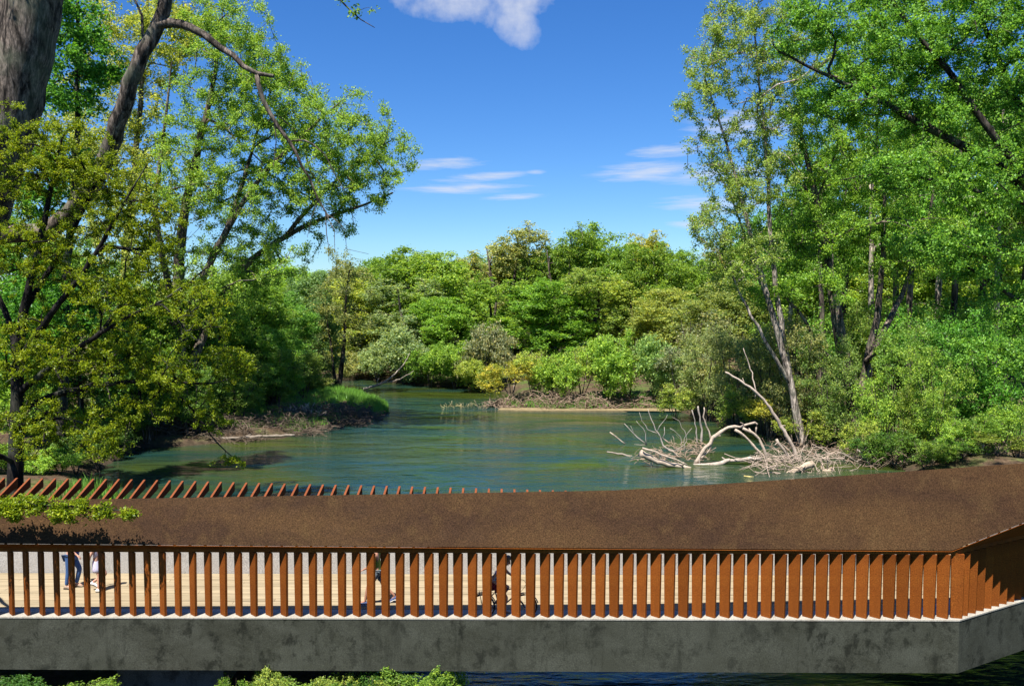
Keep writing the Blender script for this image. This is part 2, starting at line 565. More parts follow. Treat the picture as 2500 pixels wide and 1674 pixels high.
LAND = [
    # left bank with its grassy point
    [(-900, 1.0), (-30, 1.0), (-2.6, 16), (-3.2, 24), (-6, 27), (-11.5, 31), (-17, 41)] +
    shore([(205, 1168), (300, 1112), (340, 1092), (430, 1090), (520, 1083), (600, 1076), (690, 1070), (760, 1052), (850, 1036), (905, 1024), (948, 1008), (945, 990), (900, 972), (852, 958), (838, 948), (815, 938), (780, 931), (700, 927)]) +
    [(-62, 128), (-900, 170)],
    # far wood and the gravel bar in front of it
    [(-900, 172), (-62, 134)] + shore([(700, 918), (860, 921), (900, 926), (960, 934), (1040, 941), (1120, 946), (1200, 952), (1240, 958)]) +
    shore([(1262, 972), (1210, 980), (1198, 990), (1230, 996), (1330, 1000), (1450, 1000), (1600, 999), (1650, 1003), (1720, 1022), (1800, 1046), (1880, 1066), (1960, 1082), (2040, 1095), (2110, 1104), (2180, 1118), (2215, 1150), (2225, 1200)]) +
    [(22.5, 38), (17.5, 31), (19, 22), (30, 1.0), (900, 1.0), (900, 900), (-900, 900)],
]


def land_dist(X, Y):
    """signed distance to the shore, positive on land"""
    shp = X.shape
    x, y = X.ravel(), Y.ravel()
    inside = np.zeros(len(x), bool)
    best = np.full(len(x), 1e9)
    for poly in LAND:
        n = len(poly)
        ins = np.zeros(len(x), bool)
        for i in range(n):
            x0, y0 = poly[i]
            x1, y1 = poly[(i + 1) % n]
            dx, dy = x1 - x0, y1 - y0
            t = np.clip(((x - x0) * dx + (y - y0) * dy) / (dx * dx + dy * dy + 1e-9), 0, 1)
            best = np.minimum(best, np.hypot(x - x0 - t * dx, y - y0 - t * dy))
            cr = (y0 > y) != (y1 > y)
            if abs(dy) > 1e-9:
                ins ^= cr & (x < dx * (y - y0) / dy + x0)
        inside |= ins
    return np.where(inside, best, -best).reshape(shp)


def ground_h(X, Y):
    X, Y = np.asarray(X, float), np.asarray(Y, float)
    d = land_dist(X, Y)
    bump = 0.16 * np.sin(X * 0.9 + 1.3 * np.sin(Y * 0.6)) + 0.12 * np.sin(Y * 1.3 + X * 0.5) + 0.25 * np.sin(X * 0.13 + 2) * np.sin(Y * 0.11)
    on = 0.10 + 0.75 * (1 - np.exp(-np.maximum(d, 0) / 1.3)) + 0.03 * np.clip(d, 0, 40) + bump * np.clip(d / 3, 0, 1)
    on = np.where(Y < 34, 0.12 + (on - 0.12) * np.clip((Y - 26) / 8, 0.22, 1), on)
    off = -0.06 - 0.3 * np.clip(-d, 0, 6)
    return np.where(d > 0, on, off)


def H(x, y):
    return float(ground_h(np.array([x]), np.array([y]))[0])


def make_terrain():
    def axis(lo, hi, step, far, k):
        core = np.arange(lo, hi + 0.01, step)
        g = step * 1.35 ** np.arange(1, k)
        g = np.cumsum(g)
        left = lo - g[::-1]
        right = hi + g
        return np.concatenate((left[left > -far], core, right[right < far]))
    xs = axis(-52, 52, 0.7, 3000, 30)
    ys = axis(4, 150, 0.7, 3000, 30)
    X, Y = np.meshgrid(xs, ys)
    Z = ground_h(X, Y)
    V = np.stack((X, Y, Z), -1).reshape(-1, 3)
    nx, ny = len(xs), len(ys)
    i = np.arange(ny - 1)[:, None] * nx + np.arange(nx - 1)[None, :]
    q = np.stack((i, i + 1, i + nx + 1, i + nx), -1).reshape(-1, 4)
    o = add('ground', mesh_np('ground', V, [q], M['ground'], True))
    tag(o, 'brown leaf litter and mud of the wooded river banks', kind='structure')
    wv = [(-2500, -2500, 0), (2500, -2500, 0), (2500, 2500, 0), (-2500, 2500, 0)]
    wtr = add('river_water', mesh_np('river_water', wv, [[(0, 1, 2, 3)]], M['water']))
    tag(wtr, 'blue and green rippled river running under the bridge', kind='structure')


make_terrain()

# ---------------------------------------------------------------- the bridge
Z_LIP = 2.84
Z_FLOOR = 2.39
Z_BOT = 1.46
Z_HEAD = 4.50
FRONT = [np.array((-27.0, 22.02)), np.array(W(2342, 1513, Z_LIP)[:2]), None]
_e = W(2500, 1465, Z_LIP)[:2]
_d = (_e - FRONT[1]) / np.linalg.norm(_e - FRONT[1])
FRONT[0] = W(0, 1505, Z_LIP)[:2] + (W(0, 1505, Z_LIP)[:2] - FRONT[1]) * 0.55
FRONT[2] = FRONT[1] + _d * 14.0


def offs(d):
    """the bridge's front line moved d metres inwards (mitred)"""
    a, b, c = FRONT
    u = (b - a) / np.linalg.norm(b - a)
    v = (c - b) / np.linalg.norm(c - b)
    nu, nv = np.array((-u[1], u[0])), np.array((-v[1], v[0]))
    m = (nu + nv) / (1 + nu @ nv)
    return [a + nu * d, b + m * d, c + nv * d]


def strip(d0, d1):
    p, q = offs(d0), offs(d1)
    return p, q


bridge = empty('footbridge', (0, 24.5, 0), 'rust-brown steel and concrete footbridge with slatted sides crossing the river', 'bridge')
BL = np.array((0, 24.5, 0))


def bpart(mb, name, mat, smooth=False, label=None, color=None):
    o = mb.build(name, M[mat], bridge, smooth, color)
    for v in (o,):
        v.location = -BL
    if label:
        o['label'] = label
    return o


def band(d0, d1, z0, z1):
    mb = MB()
    p, q = strip(d0, d1)
    for i in range(2):
        a, b, c, d = p[i], p[i + 1], q[i + 1], q[i]
        mb.hexa([(*a, z0), (*b, z0), (*c, z0), (*d, z0), (*a, z1), (*b, z1), (*c, z1), (*d, z1)])
    return mb


def band_clean(d0, d1, z0, z1):
    """the same band as one closed six-sided body (no inner faces at the bend)"""
    p, q = strip(d0, d1)
    poly = [p[0], p[1], p[2], q[2], q[1], q[0]]
    V = [(*a, z0) for a in poly] + [(*a, z1) for a in poly]
    mb = MB()
    mb.put(V, [(i, (i + 1) % 6, 6 + (i + 1) % 6, 6 + i) for i in range(6)] + [(5, 4, 1, 0), (4, 3, 2, 1), (6, 7, 10, 11), (7, 8, 9, 10)])
    return mb


# concrete edge beam, its pale coping, deck, far parapet
bpart(band_clean(0.0, 0.34, Z_BOT, Z_LIP - 0.035), 'edge_beam', 'slab', label='stained grey concrete edge beam')
bpart(band_clean(-0.012, 0.352, Z_LIP - 0.032, Z_LIP), 'coping', 'lip')
bpart(band_clean(0.36, 4.92, Z_BOT + 0.25, Z_FLOOR - 0.05), 'deck', 'slab')
bpart(band_clean(0.365, 1.83, Z_FLOOR - 0.048, Z_FLOOR), 'walkway_margin', 'plaster')
bpart(band_clean(4.94, 5.16, Z_BOT + 0.1, 4.0), 'parapet_wall', 'plaster', label='pale rendered far wall of the walkway')


def boards():
    n = 15
    w = (4.92 - 1.85) / n
    for i in range(n):
        p, q = strip(1.85 + i * w + 0.006, 1.85 + (i + 1) * w - 0.006)
        for s in range(2):
            L = np.linalg.norm(p[s + 1] - p[s])
            k = max(1, int(L / 4.5))
            cuts = [0.0] + [(j + (0.5 if i % 2 else 0.0) - (0.25 if i % 3 == 0 else 0)) / k for j in range(1, k)] + [1.0]
            for a, b in zip(cuts[:-1], cuts[1:]):
                e = 0.004 / L
                P0 = [p[s] + (p[s + 1] - p[s]) * (a + e), p[s] + (p[s + 1] - p[s]) * (b - e), q[s] + (q[s + 1] - q[s]) * (b - e), q[s] + (q[s + 1] - q[s]) * (a + e)]
                mb = MB().hexa([(*v, Z_FLOOR - 0.046) for v in P0] + [(*v, Z_FLOOR - 0.004 * (i % 3)) for v in P0])
                bpart(mb, 'floor_board', 'board', color=(0.27, 0.215, 0.135))


boards()

# the sloping rust canopy: one plane, its outline found where the photo's edge pixels meet that plane
SL = 2.0
Z0C, D0C = 4.94, float(W(0, 1505, Z_LIP)[1])


def on_canopy(px, py):
    d = ray(px, py)
    t = (Z0C - SL * D0C - CAMZ) / (d[2] - SL * d[1])
    return CAM + d * t


front_px = [(0, 1325), (700, 1331), (1300, 1336), (1900, 1340), (2325, 1343), (2500, 1275)]
back_px = [(0, 1221), (345, 1216), (700, 1210), (1000, 1205), (1300, 1200), (1420, 1198), (1500, 1196), (1560, 1193), (1640, 1188), (1800, 1178), (2100, 1158), (2500, 1130)]
fp = [on_canopy(*p) for p in front_px]
bp = [on_canopy(*p) for p in back_px]
fp = [fp[0] + (fp[0] - fp[1]) * 1.6] + fp + [fp[-1] + (fp[-1] - fp[-2]) * 3.0]
bp = [bp[0] + (bp[0] - bp[1]) * 3.2] + bp + [bp[-1] + (bp[-1] - bp[-2]) * 1.1]


def canopy():
    nrm = np.array((0, -SL, 1.0)) / math.hypot(SL, 1)

    def resample(pts, n):
        pts = np.array(pts)
        s = np.concatenate(([0], np.cumsum(np.linalg.norm(np.diff(pts, axis=0), axis=1))))
        return s, pts
    # strip mesh between front and back, sampled at shared X
    xs = np.unique(np.concatenate(([p[0] for p in fp], [p[0] for p in bp], np.linspace(max(fp[0][0], bp[0][0]), min(fp[-1][0], bp[-1][0]), 20))))
    xs = xs[(xs >= max(fp[0][0], bp[0][0])) & (xs <= min(fp[-1][0], bp[-1][0]))]
    fy = np.interp(xs, [p[0] for p in fp], [p[1] for p in fp])
    by = np.interp(xs, [p[0] for p in bp], [p[1] for p in bp])
    A = np.stack((xs, fy, Z0C + SL * (fy - D0C)), -1)
    B = np.stack((xs, by, Z0C + SL * (by - D0C)), -1)
    th = nrm * 0.07
    n = len(xs)
    V = np.vstack((A, B, A - th, B - th))
    q = []
    for i in range(n - 1):
        q += [(i, i + 1, n + i + 1, n + i), (2 * n + i, 3 * n + i, 3 * n + i + 1, 2 * n + i + 1), (i, 2 * n + i, 2 * n + i + 1, i + 1), (n + i, n + i + 1, 3 * n + i + 1, 3 * n + i)]
    q += [(0, n, 3 * n, 2 * n), (n - 1, 3 * n - 1, 4 * n - 1, 2 * n - 1)]
    mb = MB().put(V, q)
    bpart(mb, 'canopy_plate', 'roof', label='sloping rust-brown canopy plate')
    return xs, fy, by


cxs, cfy, cby = canopy()


def can_z(y):
    return Z0C + SL * (y - D0C) - 0.088


# head beam under the canopy
bpart(band_clean(0.13, 0.25, Z_HEAD, Z_HEAD + 0.11), 'head_beam', 'slat')

# slats: thin tapering plates, their right edge turned towards the river side
def slat_mesh(name, w0, w1, t, h):
    V = []
    for w, z in ((w0, 0.0), (w1, h)):
        V += [(-w / 2, -t / 2, z), (w / 2, -t / 2, z), (w / 2, t / 2, z), (-w / 2, t / 2, z)]
    return MB().put(V, [(0, 3, 2, 1), (4, 5, 6, 7), (0, 1, 5, 4), (1, 2, 6, 5), (2, 3, 7, 6), (3, 0, 4, 7)]).mesh(name, M['slat'])


SLM = slat_mesh('slat', 0.262, 0.318, 0.062, Z_HEAD - Z_LIP - 0.004)
CORNER_M = slat_mesh('corner_post', 0.27, 0.30, 0.10, Z_HEAD - Z_LIP - 0.004)
u0 = (FRONT[1] - FRONT[0]) / np.linalg.norm(FRONT[1] - FRONT[0])
n0 = np.array((-u0[1], u0[0]))
seg_i = [-8, 0, 18, 36, 55, 65]
seg_x = [-284, 16.5, 681, 1317, 1958, 2287]


def front_at(px, d):
    """point of the line d metres inside the bridge front, at photo column px"""
    a = (px - 1250.0) / F
    q0 = FRONT[0] + n0 * d
    # x = a*k*y ; on slat-base height
    dd = ray(px, 1502)
    r = dd[0] / dd[1]
    t = (r * q0[1] - q0[0]) / (u0[0] - r * u0[1])
    return q0 + u0 * t


def place_slat(me, xy, ang, name='slat'):
    o = add(name, me, bridge)
    o.location = (xy[0], xy[1] - BL[1], Z_LIP + 0.002)
    o.rotation_euler = (0, 0, ang)
    return o


A43 = math.radians(-43)
base_ang = math.atan2(u0[1], u0[0])
slat_xy = []
for i in range(-12, 66):
    px = float(np.interp(i, seg_i, seg_x)) if i >= -8 else -284 + (i + 8) * 37.4
    xy = front_at(px + 13.5, 0.175)
    slat_xy.append(xy)
    place_slat(SLM, xy, base_ang + A43)
cxy = front_at(2334, 0.175)
place_slat(CORNER_M, cxy, base_ang + math.radians(-14), 'corner_post')
v0 = (FRONT[2] - FRONT[1]) / np.linalg.norm(FRONT[2] - FRONT[1])
nv0 = np.array((-v0[1], v0[0]))
va = math.atan2(v0[1], v0[0])
side_xy = []
bend = offs(0.175)[1]
for i in range(34):
    xy = bend + v0 * (0.33 + i * 0.345)
    side_xy.append(xy)
    place_slat(SLM, xy, va + A43)

# rafters under the canopy, one over each slat
for xy, dr in [(p, n0) for p in slat_xy] + [(p, nv0) for p in side_xy]:
    x = xy[0]
    if x < cxs[0] + 0.4 or x > cxs[-1] - 0.6:
        continue
    f = float(np.interp(x, cxs, cfy)) + 0.05
    b = float(np.interp(x, cxs, cby)) - 0.05
    zt0, zt1 = can_z(f), can_z(b)
    w = 0.03
    lo = 0.10
    mb = MB().hexa([(x - w, f, zt0 - lo), (x + w, f, zt0 - lo), (x + w, b, zt1 - lo * 1.6), (x - w, b, zt1 - lo * 1.6), (x - w, f, zt0), (x + w, f, zt0), (x + w, b, zt1), (x - w, b, zt1)])
    bpart(mb, 'rafter', 'slat')

# rusty soffit under the canopy's outer edge, down to the head beam
def soffit():
    hb = offs(0.13)
    X = [x for x in cxs if hb[0][0] + 0.3 < x < hb[2][0] - 0.3]
    V, q = [], []
    for x in X:
        f = float(np.interp(x, cxs, cfy)) + 0.004
        y2 = float(np.interp(x, [p[0] for p in hb], [p[1] for p in hb])) - 0.004
        V += [(x, f, can_z(f) + 0.045), (x, max(y2, f + 0.02), Z_HEAD + 0.10), (x, f + 0.012, can_z(f) + 0.057), (x, max(y2, f + 0.02) + 0.012, Z_HEAD + 0.112)]
    for i in range(len(X) - 1):
        a = i * 4
        q += [(a, a + 4, a + 5, a + 1), (a + 2, a + 3, a + 7, a + 6), (a, a + 2, a + 6, a + 4), (a + 1, a + 5, a + 7, a + 3)]
    bpart(MB().put(V, q), 'soffit', 'slat')


soffit()

# inclined fins leaning out from the far wall, showing over the canopy on the left
back = offs(5.05)
for i in range(-4, 45):
    px = 8 + 31.15 * i
    yt = float(np.interp(px, [0, 300, 700, 970, 1346, 1420], [1165.5, 1169, 1180, 1186, 1196, 1198]))
    top = P(px + 2, yt, 28.9)
    x = top[0]
    yb = float(back[0][1] + (back[1][1] - back[0][1]) * (x - back[0][0]) / (back[1][0] - back[0][0]))
    zb = 4.0
    d = np.array((28.9 - yb, top[2] - zb))
    d /= np.linalg.norm(d)
    nn = np.array((d[1], -d[0])) * 0.27       # downwards-outwards, the fin's depth
    w = 0.034
    a0, a1 = (yb - 0.05, zb + 0.05), (28.9, top[2])
    pts = [a0, a1, (a1[0], a1[1] - 0.30), (a0[0] + 0.1, zb + 0.004), (a0[0], zb + 0.004)]
    V = [(x - w, *p) for p in pts] + [(x + w, *p) for p in pts]
    mb = MB().put(V, [(j, (j + 1) % 5, 5 + (j + 1) % 5, 5 + j) for j in range(5)], [(0, 2, 1), (0, 3, 2), (0, 4, 3), (5, 6, 7), (5, 7, 8), (5, 8, 9)])
    bpart(mb, 'fin', 'fin')

# pier
pl, pr = P(281, 1640, 22.75), P(549, 1640, 22.75)
mb = MB()
zt, zb, t = Z_BOT + 0.24, -1.5, 0.16
mb.hexa([(pl[0] + t, 22.78, zb), (pr[0] - t, 22.78, zb), (pr[0] - t, 26.0, zb), (pl[0] + t, 26.0, zb), (pl[0], 22.75, zt), (pr[0], 22.75, zt), (pr[0], 26.1, zt), (pl[0], 26.1, zt)])
bpart(mb, 'pier', 'pier', label='dark tapering concrete pier under the left half of the bridge')

# ---------------------------------------------------------------- trees and shrubs
def grow(stems, att, rng, seg=0.7, tip=0.012, up=0.12, wig=0.06, expo=2.35, reach=0.35):
    """skeleton: given stems plus a branch to every attractor point, radii by the pipe model"""
    nmax = 60000
    pos = np.zeros((nmax, 3))
    dr = np.zeros((nmax, 3))
    par = np.full(nmax, -1)
    fix = np.zeros(nmax)
    n = 0
    chains = []
    for pts, r0, r1 in stems:
        p = smooth_path(pts, seg)
        k = len(p)
        p[1:-1] += rng.normal(0, wig * 0.5, (k - 2, 3)) * seg
        i0 = -1
        if n:
            j = int(np.argmin(np.linalg.norm(pos[:n] - p[0], axis=1)))
            if np.linalg.norm(pos[j] - p[0]) < 3.0:
                i0 = j
        ids = np.arange(n, n + k)
        pos[ids] = p
        dd = np.gradient(p, axis=0)
        dr[ids] = dd / (np.linalg.norm(dd, axis=1)[:, None] + 1e-9)
        par[ids] = np.concatenate(([i0], ids[:-1]))
        fix[ids] = np.linspace(r0, r1, k)
        chains.append((([i0] if i0 >= 0 else []) + list(ids), True))
        n += k
    nst = n
    for a in att:
        d = a - pos[:n]
        L = np.linalg.norm(d, axis=1) + 1e-6
        cs = np.einsum('ij,ij->i', d, dr[:n]) / L
        cost = L * (1 + reach * (1 - cs)) + 0.35 * np.maximum(0, pos[:n, 2] - a[2])
        i = int(np.argmin(cost))
        Li = L[i]
        k = min(14, max(2, int(Li / seg)))
        t = np.linspace(0, 1, k + 1)[1:, None]
        c = pos[i] + dr[i] * Li * 0.38 + np.array((0, 0, up * Li))
        b = (1 - t) ** 2 * pos[i] + 2 * t * (1 - t) * c + t ** 2 * a
        if k > 2:
            b[:-1] += rng.normal(0, wig, (k - 1, 3)) * min(Li, 2.0)
        ids = np.arange(n, n + k)
        pos[ids] = b
        dd = np.diff(np.vstack((pos[i], b)), axis=0)
        dr[ids] = dd / (np.linalg.norm(dd, axis=1)[:, None] + 1e-9)
        par[ids] = np.concatenate(([i], ids[:-1]))
        chains.append(([i] + list(ids), False))
        n += k
    acc = np.zeros(n)
    has = np.zeros(n, bool)
    has[par[:n][par[:n] >= 0]] = True
    acc[~has] = tip ** expo
    pl = par[:n].tolist()
    al = acc.tolist()
    for i in range(n - 1, -1, -1):
        if pl[i] >= 0:
            al[pl[i]] += al[i]
    rad = np.array(al) ** (1 / expo)
    rad[:nst] = np.maximum(np.minimum(rad[:nst], fix[:nst] * 1.1), fix[:nst])
    for ids, st in chains:           # a branch is never thicker than what carries it
        if not st:
            rad[ids[1:]] = np.minimum(rad[ids[1:]], rad[ids[0]] * 0.85)
    return pos[:n], par[:n], rad, chains, nst


def wood_mesh(name, pos, rad, chains, base):
    Vs, Qs, Ts = [], [], []
    n = 0
    for ids, st in chains:
        if len(ids) < 2:
            continue
        p = pos[ids] - base
        r = rad[ids].copy()
        if not st:
            r[0] = r[1]
        k = 10 if r.max() > 0.35 else 7 if r.max() > 0.12 else 5 if r.max() > 0.05 else 3
        V, q, t = tube_np(p, r, k, False)
        Vs.append(V)
        Qs.append(q + n)
        n += len(V)
    return mesh_np(name, np.vstack(Vs), [np.vstack(Qs)], M['bark'], True)


def leaf_mesh(name, pos, par, rad, nst, base, rng, nleaf, size, sig, per=12, maxr=0.035, asp=0.62, mat='leaf', upb=0.55, bare=0.22):
    cand = np.where((rad < maxr) & (par >= 0) & (np.arange(len(par)) >= nst))[0]
    if len(cand) == 0:
        cand = np.arange(nst, len(par))
    if bare > 0:
        cand = cand[(np.sin(cand // 3 * 12.9898) * 43758.5453) % 1.0 > bare]
    nc = max(1, nleaf // per)
    c = rng.choice(cand, nc)
    t = rng.random((nc, 1))
    cen = pos[par[c]] * (1 - t) + pos[c] * t
    ct = rng.normal(0, 0.75, nc)
    cen = np.repeat(cen, per, axis=0)
    tint = np.repeat(ct, per) + rng.normal(0, 0.45, nc * per)
    N = len(cen)
    c = cen - base + rng.normal(0, 1, (N, 3)) * sig * np.array((1, 1, 0.8))
    nr = rng.normal(0, 1, (N, 3)) + np.array((0, 0, upb))
    nr /= np.linalg.norm(nr, axis=1)[:, None]
    u = np.cross(nr, rng.normal(0, 1, (N, 3)))
    u /= np.linalg.norm(u, axis=1)[:, None] + 1e-9
    v = np.cross(nr, u)
    s = size * rng.uniform(0.65, 1.3, (N, 1))
    u = u * s * 0.5
    v = v * s * 0.5 * asp
    fold = nr * s * 0.10
    V = np.stack((c - u, c + v * 0.95 + fold - u * 0.15, c + u, c - v + fold - u * 0.15), 1).reshape(-1, 3)
    q = np.arange(N * 4).reshape(-1, 4)
    return mesh_np(name, V, [q], M[mat], False, tint)


def lobe_points(lobes, n, rng, fill=0.42):
    """points in a set of ellipsoids (centre, radii), denser towards their skins"""
    vol = np.array([l[1][0] * l[1][1] * l[1][2] for l in lobes]) ** 0.8
    pick = rng.choice(len(lobes), n, p=vol / vol.sum())
    d = rng.normal(0, 1, (n, 3))
    d /= np.linalg.norm(d, axis=1)[:, None]
    r = rng.random((n, 1)) ** fill
    return np.array([lobes[i][0] for i in pick]) + d * r * np.array([lobes[i][1] for i in pick])


def px_lobe(px, py, rx, ry, D, rd):
    s = D / F
    return (P(px, py, D), np.array((rx * s, rd, ry * s)))


def px_stem(pts, D, r0, r1):
    out = []
    for p in pts:
        out.append(P(p[0], p[1], D + (p[2] if len(p) > 2 else 0.0)))
    return (out, r0, r1)


GREEN = (0.120, 0.212, 0.022)
BRIGHT = (0.165, 0.272, 0.030)
YGREEN = (0.205, 0.275, 0.040)
OLIVE = (0.185, 0.205, 0.055)
PALE = (0.170, 0.235, 0.075)
DARK = (0.045, 0.115, 0.014)
GOLD = (0.245, 0.245, 0.030)
RUSTY = (0.185, 0.165, 0.060)
BARK = (0.095, 0.075, 0.058)
BARK_DARK = (0.030, 0.025, 0.020)
BARK_PALE = (0.25, 0.21, 0.175)


def tree(name, label, stems, lobes, natt, nleaf, size, sig, col, bark, seed, cat='tree', group=None, seg=0.8, tip=0.012, per=12, maxr=0.035, up=0.12, asp=0.62, fill=0.42, wig=0.06, reach=0.35, sink=0.4):
    rng = np.random.default_rng(seed)
    att = lobe_points(lobes, natt, rng, fill)
    att = att[att[:, 2] > 0.35]
    b = stems[0][0][0]
    base = np.array((b[0], b[1], max(H(b[0], b[1]), 0.0) - sink))
    # root the stems in the ground
    st = []
    for pts, r0, r1 in stems:
        pts = [np.array(p, float) for p in pts]
        if abs(pts[0][2] - base[2]) < 3.0:
            pts[0][2] = max(H(pts[0][0], pts[0][1]), 0.0) - sink
        st.append((pts, r0, r1))
    pos, par, rad, chains, nst = grow(st, att, rng, seg, tip, up, wig, reach=reach)
    root = empty(name, base, label, cat, group)
    add('trunk', wood_mesh('trunk', pos, rad, chains, base), root, bark)
    add('crown', leaf_mesh('crown', pos, par, rad, nst, base, rng, nleaf, size, sig, per, maxr, asp), root, col)
    return root


def proto(kind, seed):
    """a tree or shrub about 10 m (tree) or 3 m (shrub) tall, standing at the origin, to be copied"""
    rng = np.random.default_rng(seed)
    if kind == 'far':            # broad crown down to the ground's edge
        lobes = []
        for k in range(11):
            a = k * 2.4 + rng.uniform(0, 1)
            z = 2.0 + 6.4 * (k + rng.random()) / 11
            rr = 2.3 * (1.0 if z < 7 else 0.75)
            lobes.append((np.array((math.cos(a) * rr * 0.75, math.sin(a) * rr * 0.75, z)), np.array((1.3, 1.3, 1.65)) * rng.uniform(0.7, 1.15)))
        lobes.append((np.array((0, 0, 8.6)), np.array((1.1, 1.1, 1.4))))
        stems = [([np.array((0, 0, -0.4)), np.array((0.1, 0, 2)), np.array((0.15, 0.1, 5)), np.array((0.1, 0, 8))], 0.2, 0.05)]
        natt, nl, size, sig, seg, tip, per, maxr = 850, 35000, 0.155, 0.17, 0.55, 0.010, 6, 0.035
    elif kind == 'spire':        # upswept twigs, looser
        lobes = []
        for k in range(8):
            a = rng.uniform(0, 6.28)
            z = rng.uniform(3.2, 8.6)
            rr = 1.9 * (1 - abs(z - 6) / 7)
            lobes.append((np.array((math.cos(a) * rr, math.sin(a) * rr, z)), np.array((1.0, 1.0, 1.9)) * rng.uniform(0.75, 1.1)))
        stems = [([np.array((0, 0, -0.4)), np.array((0.0, 0.1, 3)), np.array((-0.4, 0, 6)), np.array((-0.6, 0, 9))], 0.17, 0.03),
                 ([np.array((0, 0.05, 2.6)), np.array((0.5, 0.3, 5)), np.array((0.9, 0.3, 8.5))], 0.11, 0.03)]
        natt, nl, size, sig, seg, tip, per, maxr = 700, 21000, 0.14, 0.14, 0.55, 0.011, 6, 0.035
    elif kind == 'wood':         # tall bare stem, crown high
        lobes = []
        for k in range(8):
            a = rng.uniform(0, 6.28)
            z = rng.uniform(4.6, 9.4)
            lobes.append((np.array((math.cos(a) * 1.5, math.sin(a) * 1.5, z)), np.array((1.3, 1.3, 1.1)) * rng.uniform(0.7, 1.1)))
        lobes.append((np.array((0.3, 0, 2.2)), np.array((1.4, 1.4, 1.0))))
        stems = [([np.array((0, 0, -0.4)), np.array((0.1, 0.05, 3)), np.array((-0.1, 0, 6)), np.array((0.1, 0, 9.2))], 0.2, 0.05)]
        natt, nl, size, sig, seg, tip, per, maxr = 600, 17000, 0.14, 0.16, 0.6, 0.008, 12, 0.03
    elif kind == 'thicket':      # many thin stems, small leaves from the ground up
        stems, lobes = [], []
        for k in range(8):
            a = k * 0.8 + rng.uniform(0, 0.5)
            r1, r2, hh = rng.uniform(0.2, 0.7), rng.uniform(0.7, 2.0), rng.uniform(3.6, 6.0)
            c, s_ = math.cos(a), math.sin(a)
            stems.append(([np.array((c * r1 * 0.5, s_ * r1 * 0.5, -0.2)), np.array((c * r1, s_ * r1, hh * 0.4)), np.array((c * r2, s_ * r2, hh))], 0.05, 0.012))
            lobes.append((np.array((c * r2, s_ * r2, hh * 0.85)), np.array((0.75, 0.75, 1.1))))
            lobes.append((np.array((c * (r1 + 0.3), s_ * (r1 + 0.3), hh * 0.42)), np.array((0.8, 0.8, 1.2))))
        natt, nl, size, sig, seg, tip, per, maxr = 620, 12500, 0.11, 0.12, 0.4, 0.005, 6, 0.02
    elif kind == 'bush':
        lobes = [(np.array((rng.uniform(-1, 1), rng.uniform(-1, 1), rng.uniform(0.9, 2.1))), np.array((0.9, 0.9, 0.85)) * rng.uniform(0.7, 1.1)) for _ in range(7)]
        stems = [([np.array((0, 0, -0.2)), np.array((sx, sy, 1.0)), np.array((sx * 2.2, sy * 2.2, 2.1))], 0.04, 0.014) for sx, sy in ((0.2, 0), (-0.25, 0.15), (0, -0.3), (-0.1, 0.3))]
        natt, nl, size, sig, seg, tip, per, maxr = 480, 12000, 0.115, 0.10, 0.3, 0.004, 6, 0.02
    else:                        # 'wispy': twiggy, half bare shrub with upswept rods
        lobes = [(np.array((rng.uniform(-0.9, 0.9), rng.uniform(-0.9, 0.9), rng.uniform(1.2, 2.4))), np.array((0.6, 0.6, 0.95)) * rng.uniform(0.7, 1.1)) for _ in range(7)]
        stems = [([np.array((0, 0, -0.2)), np.array((sx, sy, 1.2)), np.array((sx * 1.9, sy * 1.9, 2.7))], 0.035, 0.01) for sx, sy in ((0.25, 0), (-0.3, 0.1), (0.05, -0.3), (-0.1, 0.35), (0.4, 0.3))]
        natt, nl, size, sig, seg, tip, per, maxr = 300, 5200, 0.10, 0.10, 0.3, 0.0055, 9, 0.02
    att = lobe_points(lobes, natt, rng)
    att = att[att[:, 2] > 0.12]
    pos, par, rad, chains, nst = grow(stems, att, rng, seg, tip, 0.2 if kind in ('spire', 'wispy') else 0.08, 0.05)
    z = np.zeros(3)
    return wood_mesh('trunk', pos, rad, chains, z), leaf_mesh('crown', pos, par, rad, nst, z, rng, nl, size, sig, per, maxr)


PROTO = {'far': [proto('far', s) for s in (1, 2, 3, 4)], 'spire': [proto('spire', s) for s in (5, 6)],
         'wood': [proto('wood', s) for s in (7, 8)], 'bush': [proto('bush', s) for s in (9, 10, 11)], 'wispy': [proto('wispy', s) for s in (12, 13)], 'thicket': [proto('thicket', s) for s in (14, 15)]}
UNIT = {'far': (9.6, 5.6), 'spire': (10.0, 5.0), 'wood': (10.2, 5.2), 'bush': (2.75, 3.3), 'wispy': (3.2, 3.0), 'thicket': (6.0, 4.6)}
_rng = np.random.default_rng(77)


def copy_plant(kind, px, top, width, D, col, name, label, cat, group=None, base_py=None, bark=BARK, var=None, dz=0.0):
    """a copy of a prototype standing on the ground at depth D under pixel column px, its top at pixel row top"""
    if base_py is not None:
        D = float(W(px, base_py, 0.3)[1])
    x = P(px, 900, D)[0]
    z = max(H(x, D), -0.05) + dz
    hgt = P(px, top, D)[2] - z
    wid = width * D / F
    uh, uw = UNIT[kind]
    k = int(_rng.integers(len(PROTO[kind]))) if var is None else var
    tr, cr = PROTO[kind][k]
    r = empty(name, (x, D, z), label, cat, group, rz=float(_rng.uniform(0, 6.28)))
    sx = wid / uw
    r.scale = (sx, sx, hgt / uh)
    t = add('trunk', tr, r, bark)
    c = add('crown', cr, r, col)
    return r


def jit(c, s=0.12):
    k = _rng.uniform(1 - s, 1 + s)
    return tuple(float(max(0.005, v * k * _rng.uniform(1 - s * 0.5, 1 + s * 0.5))) for v in c)


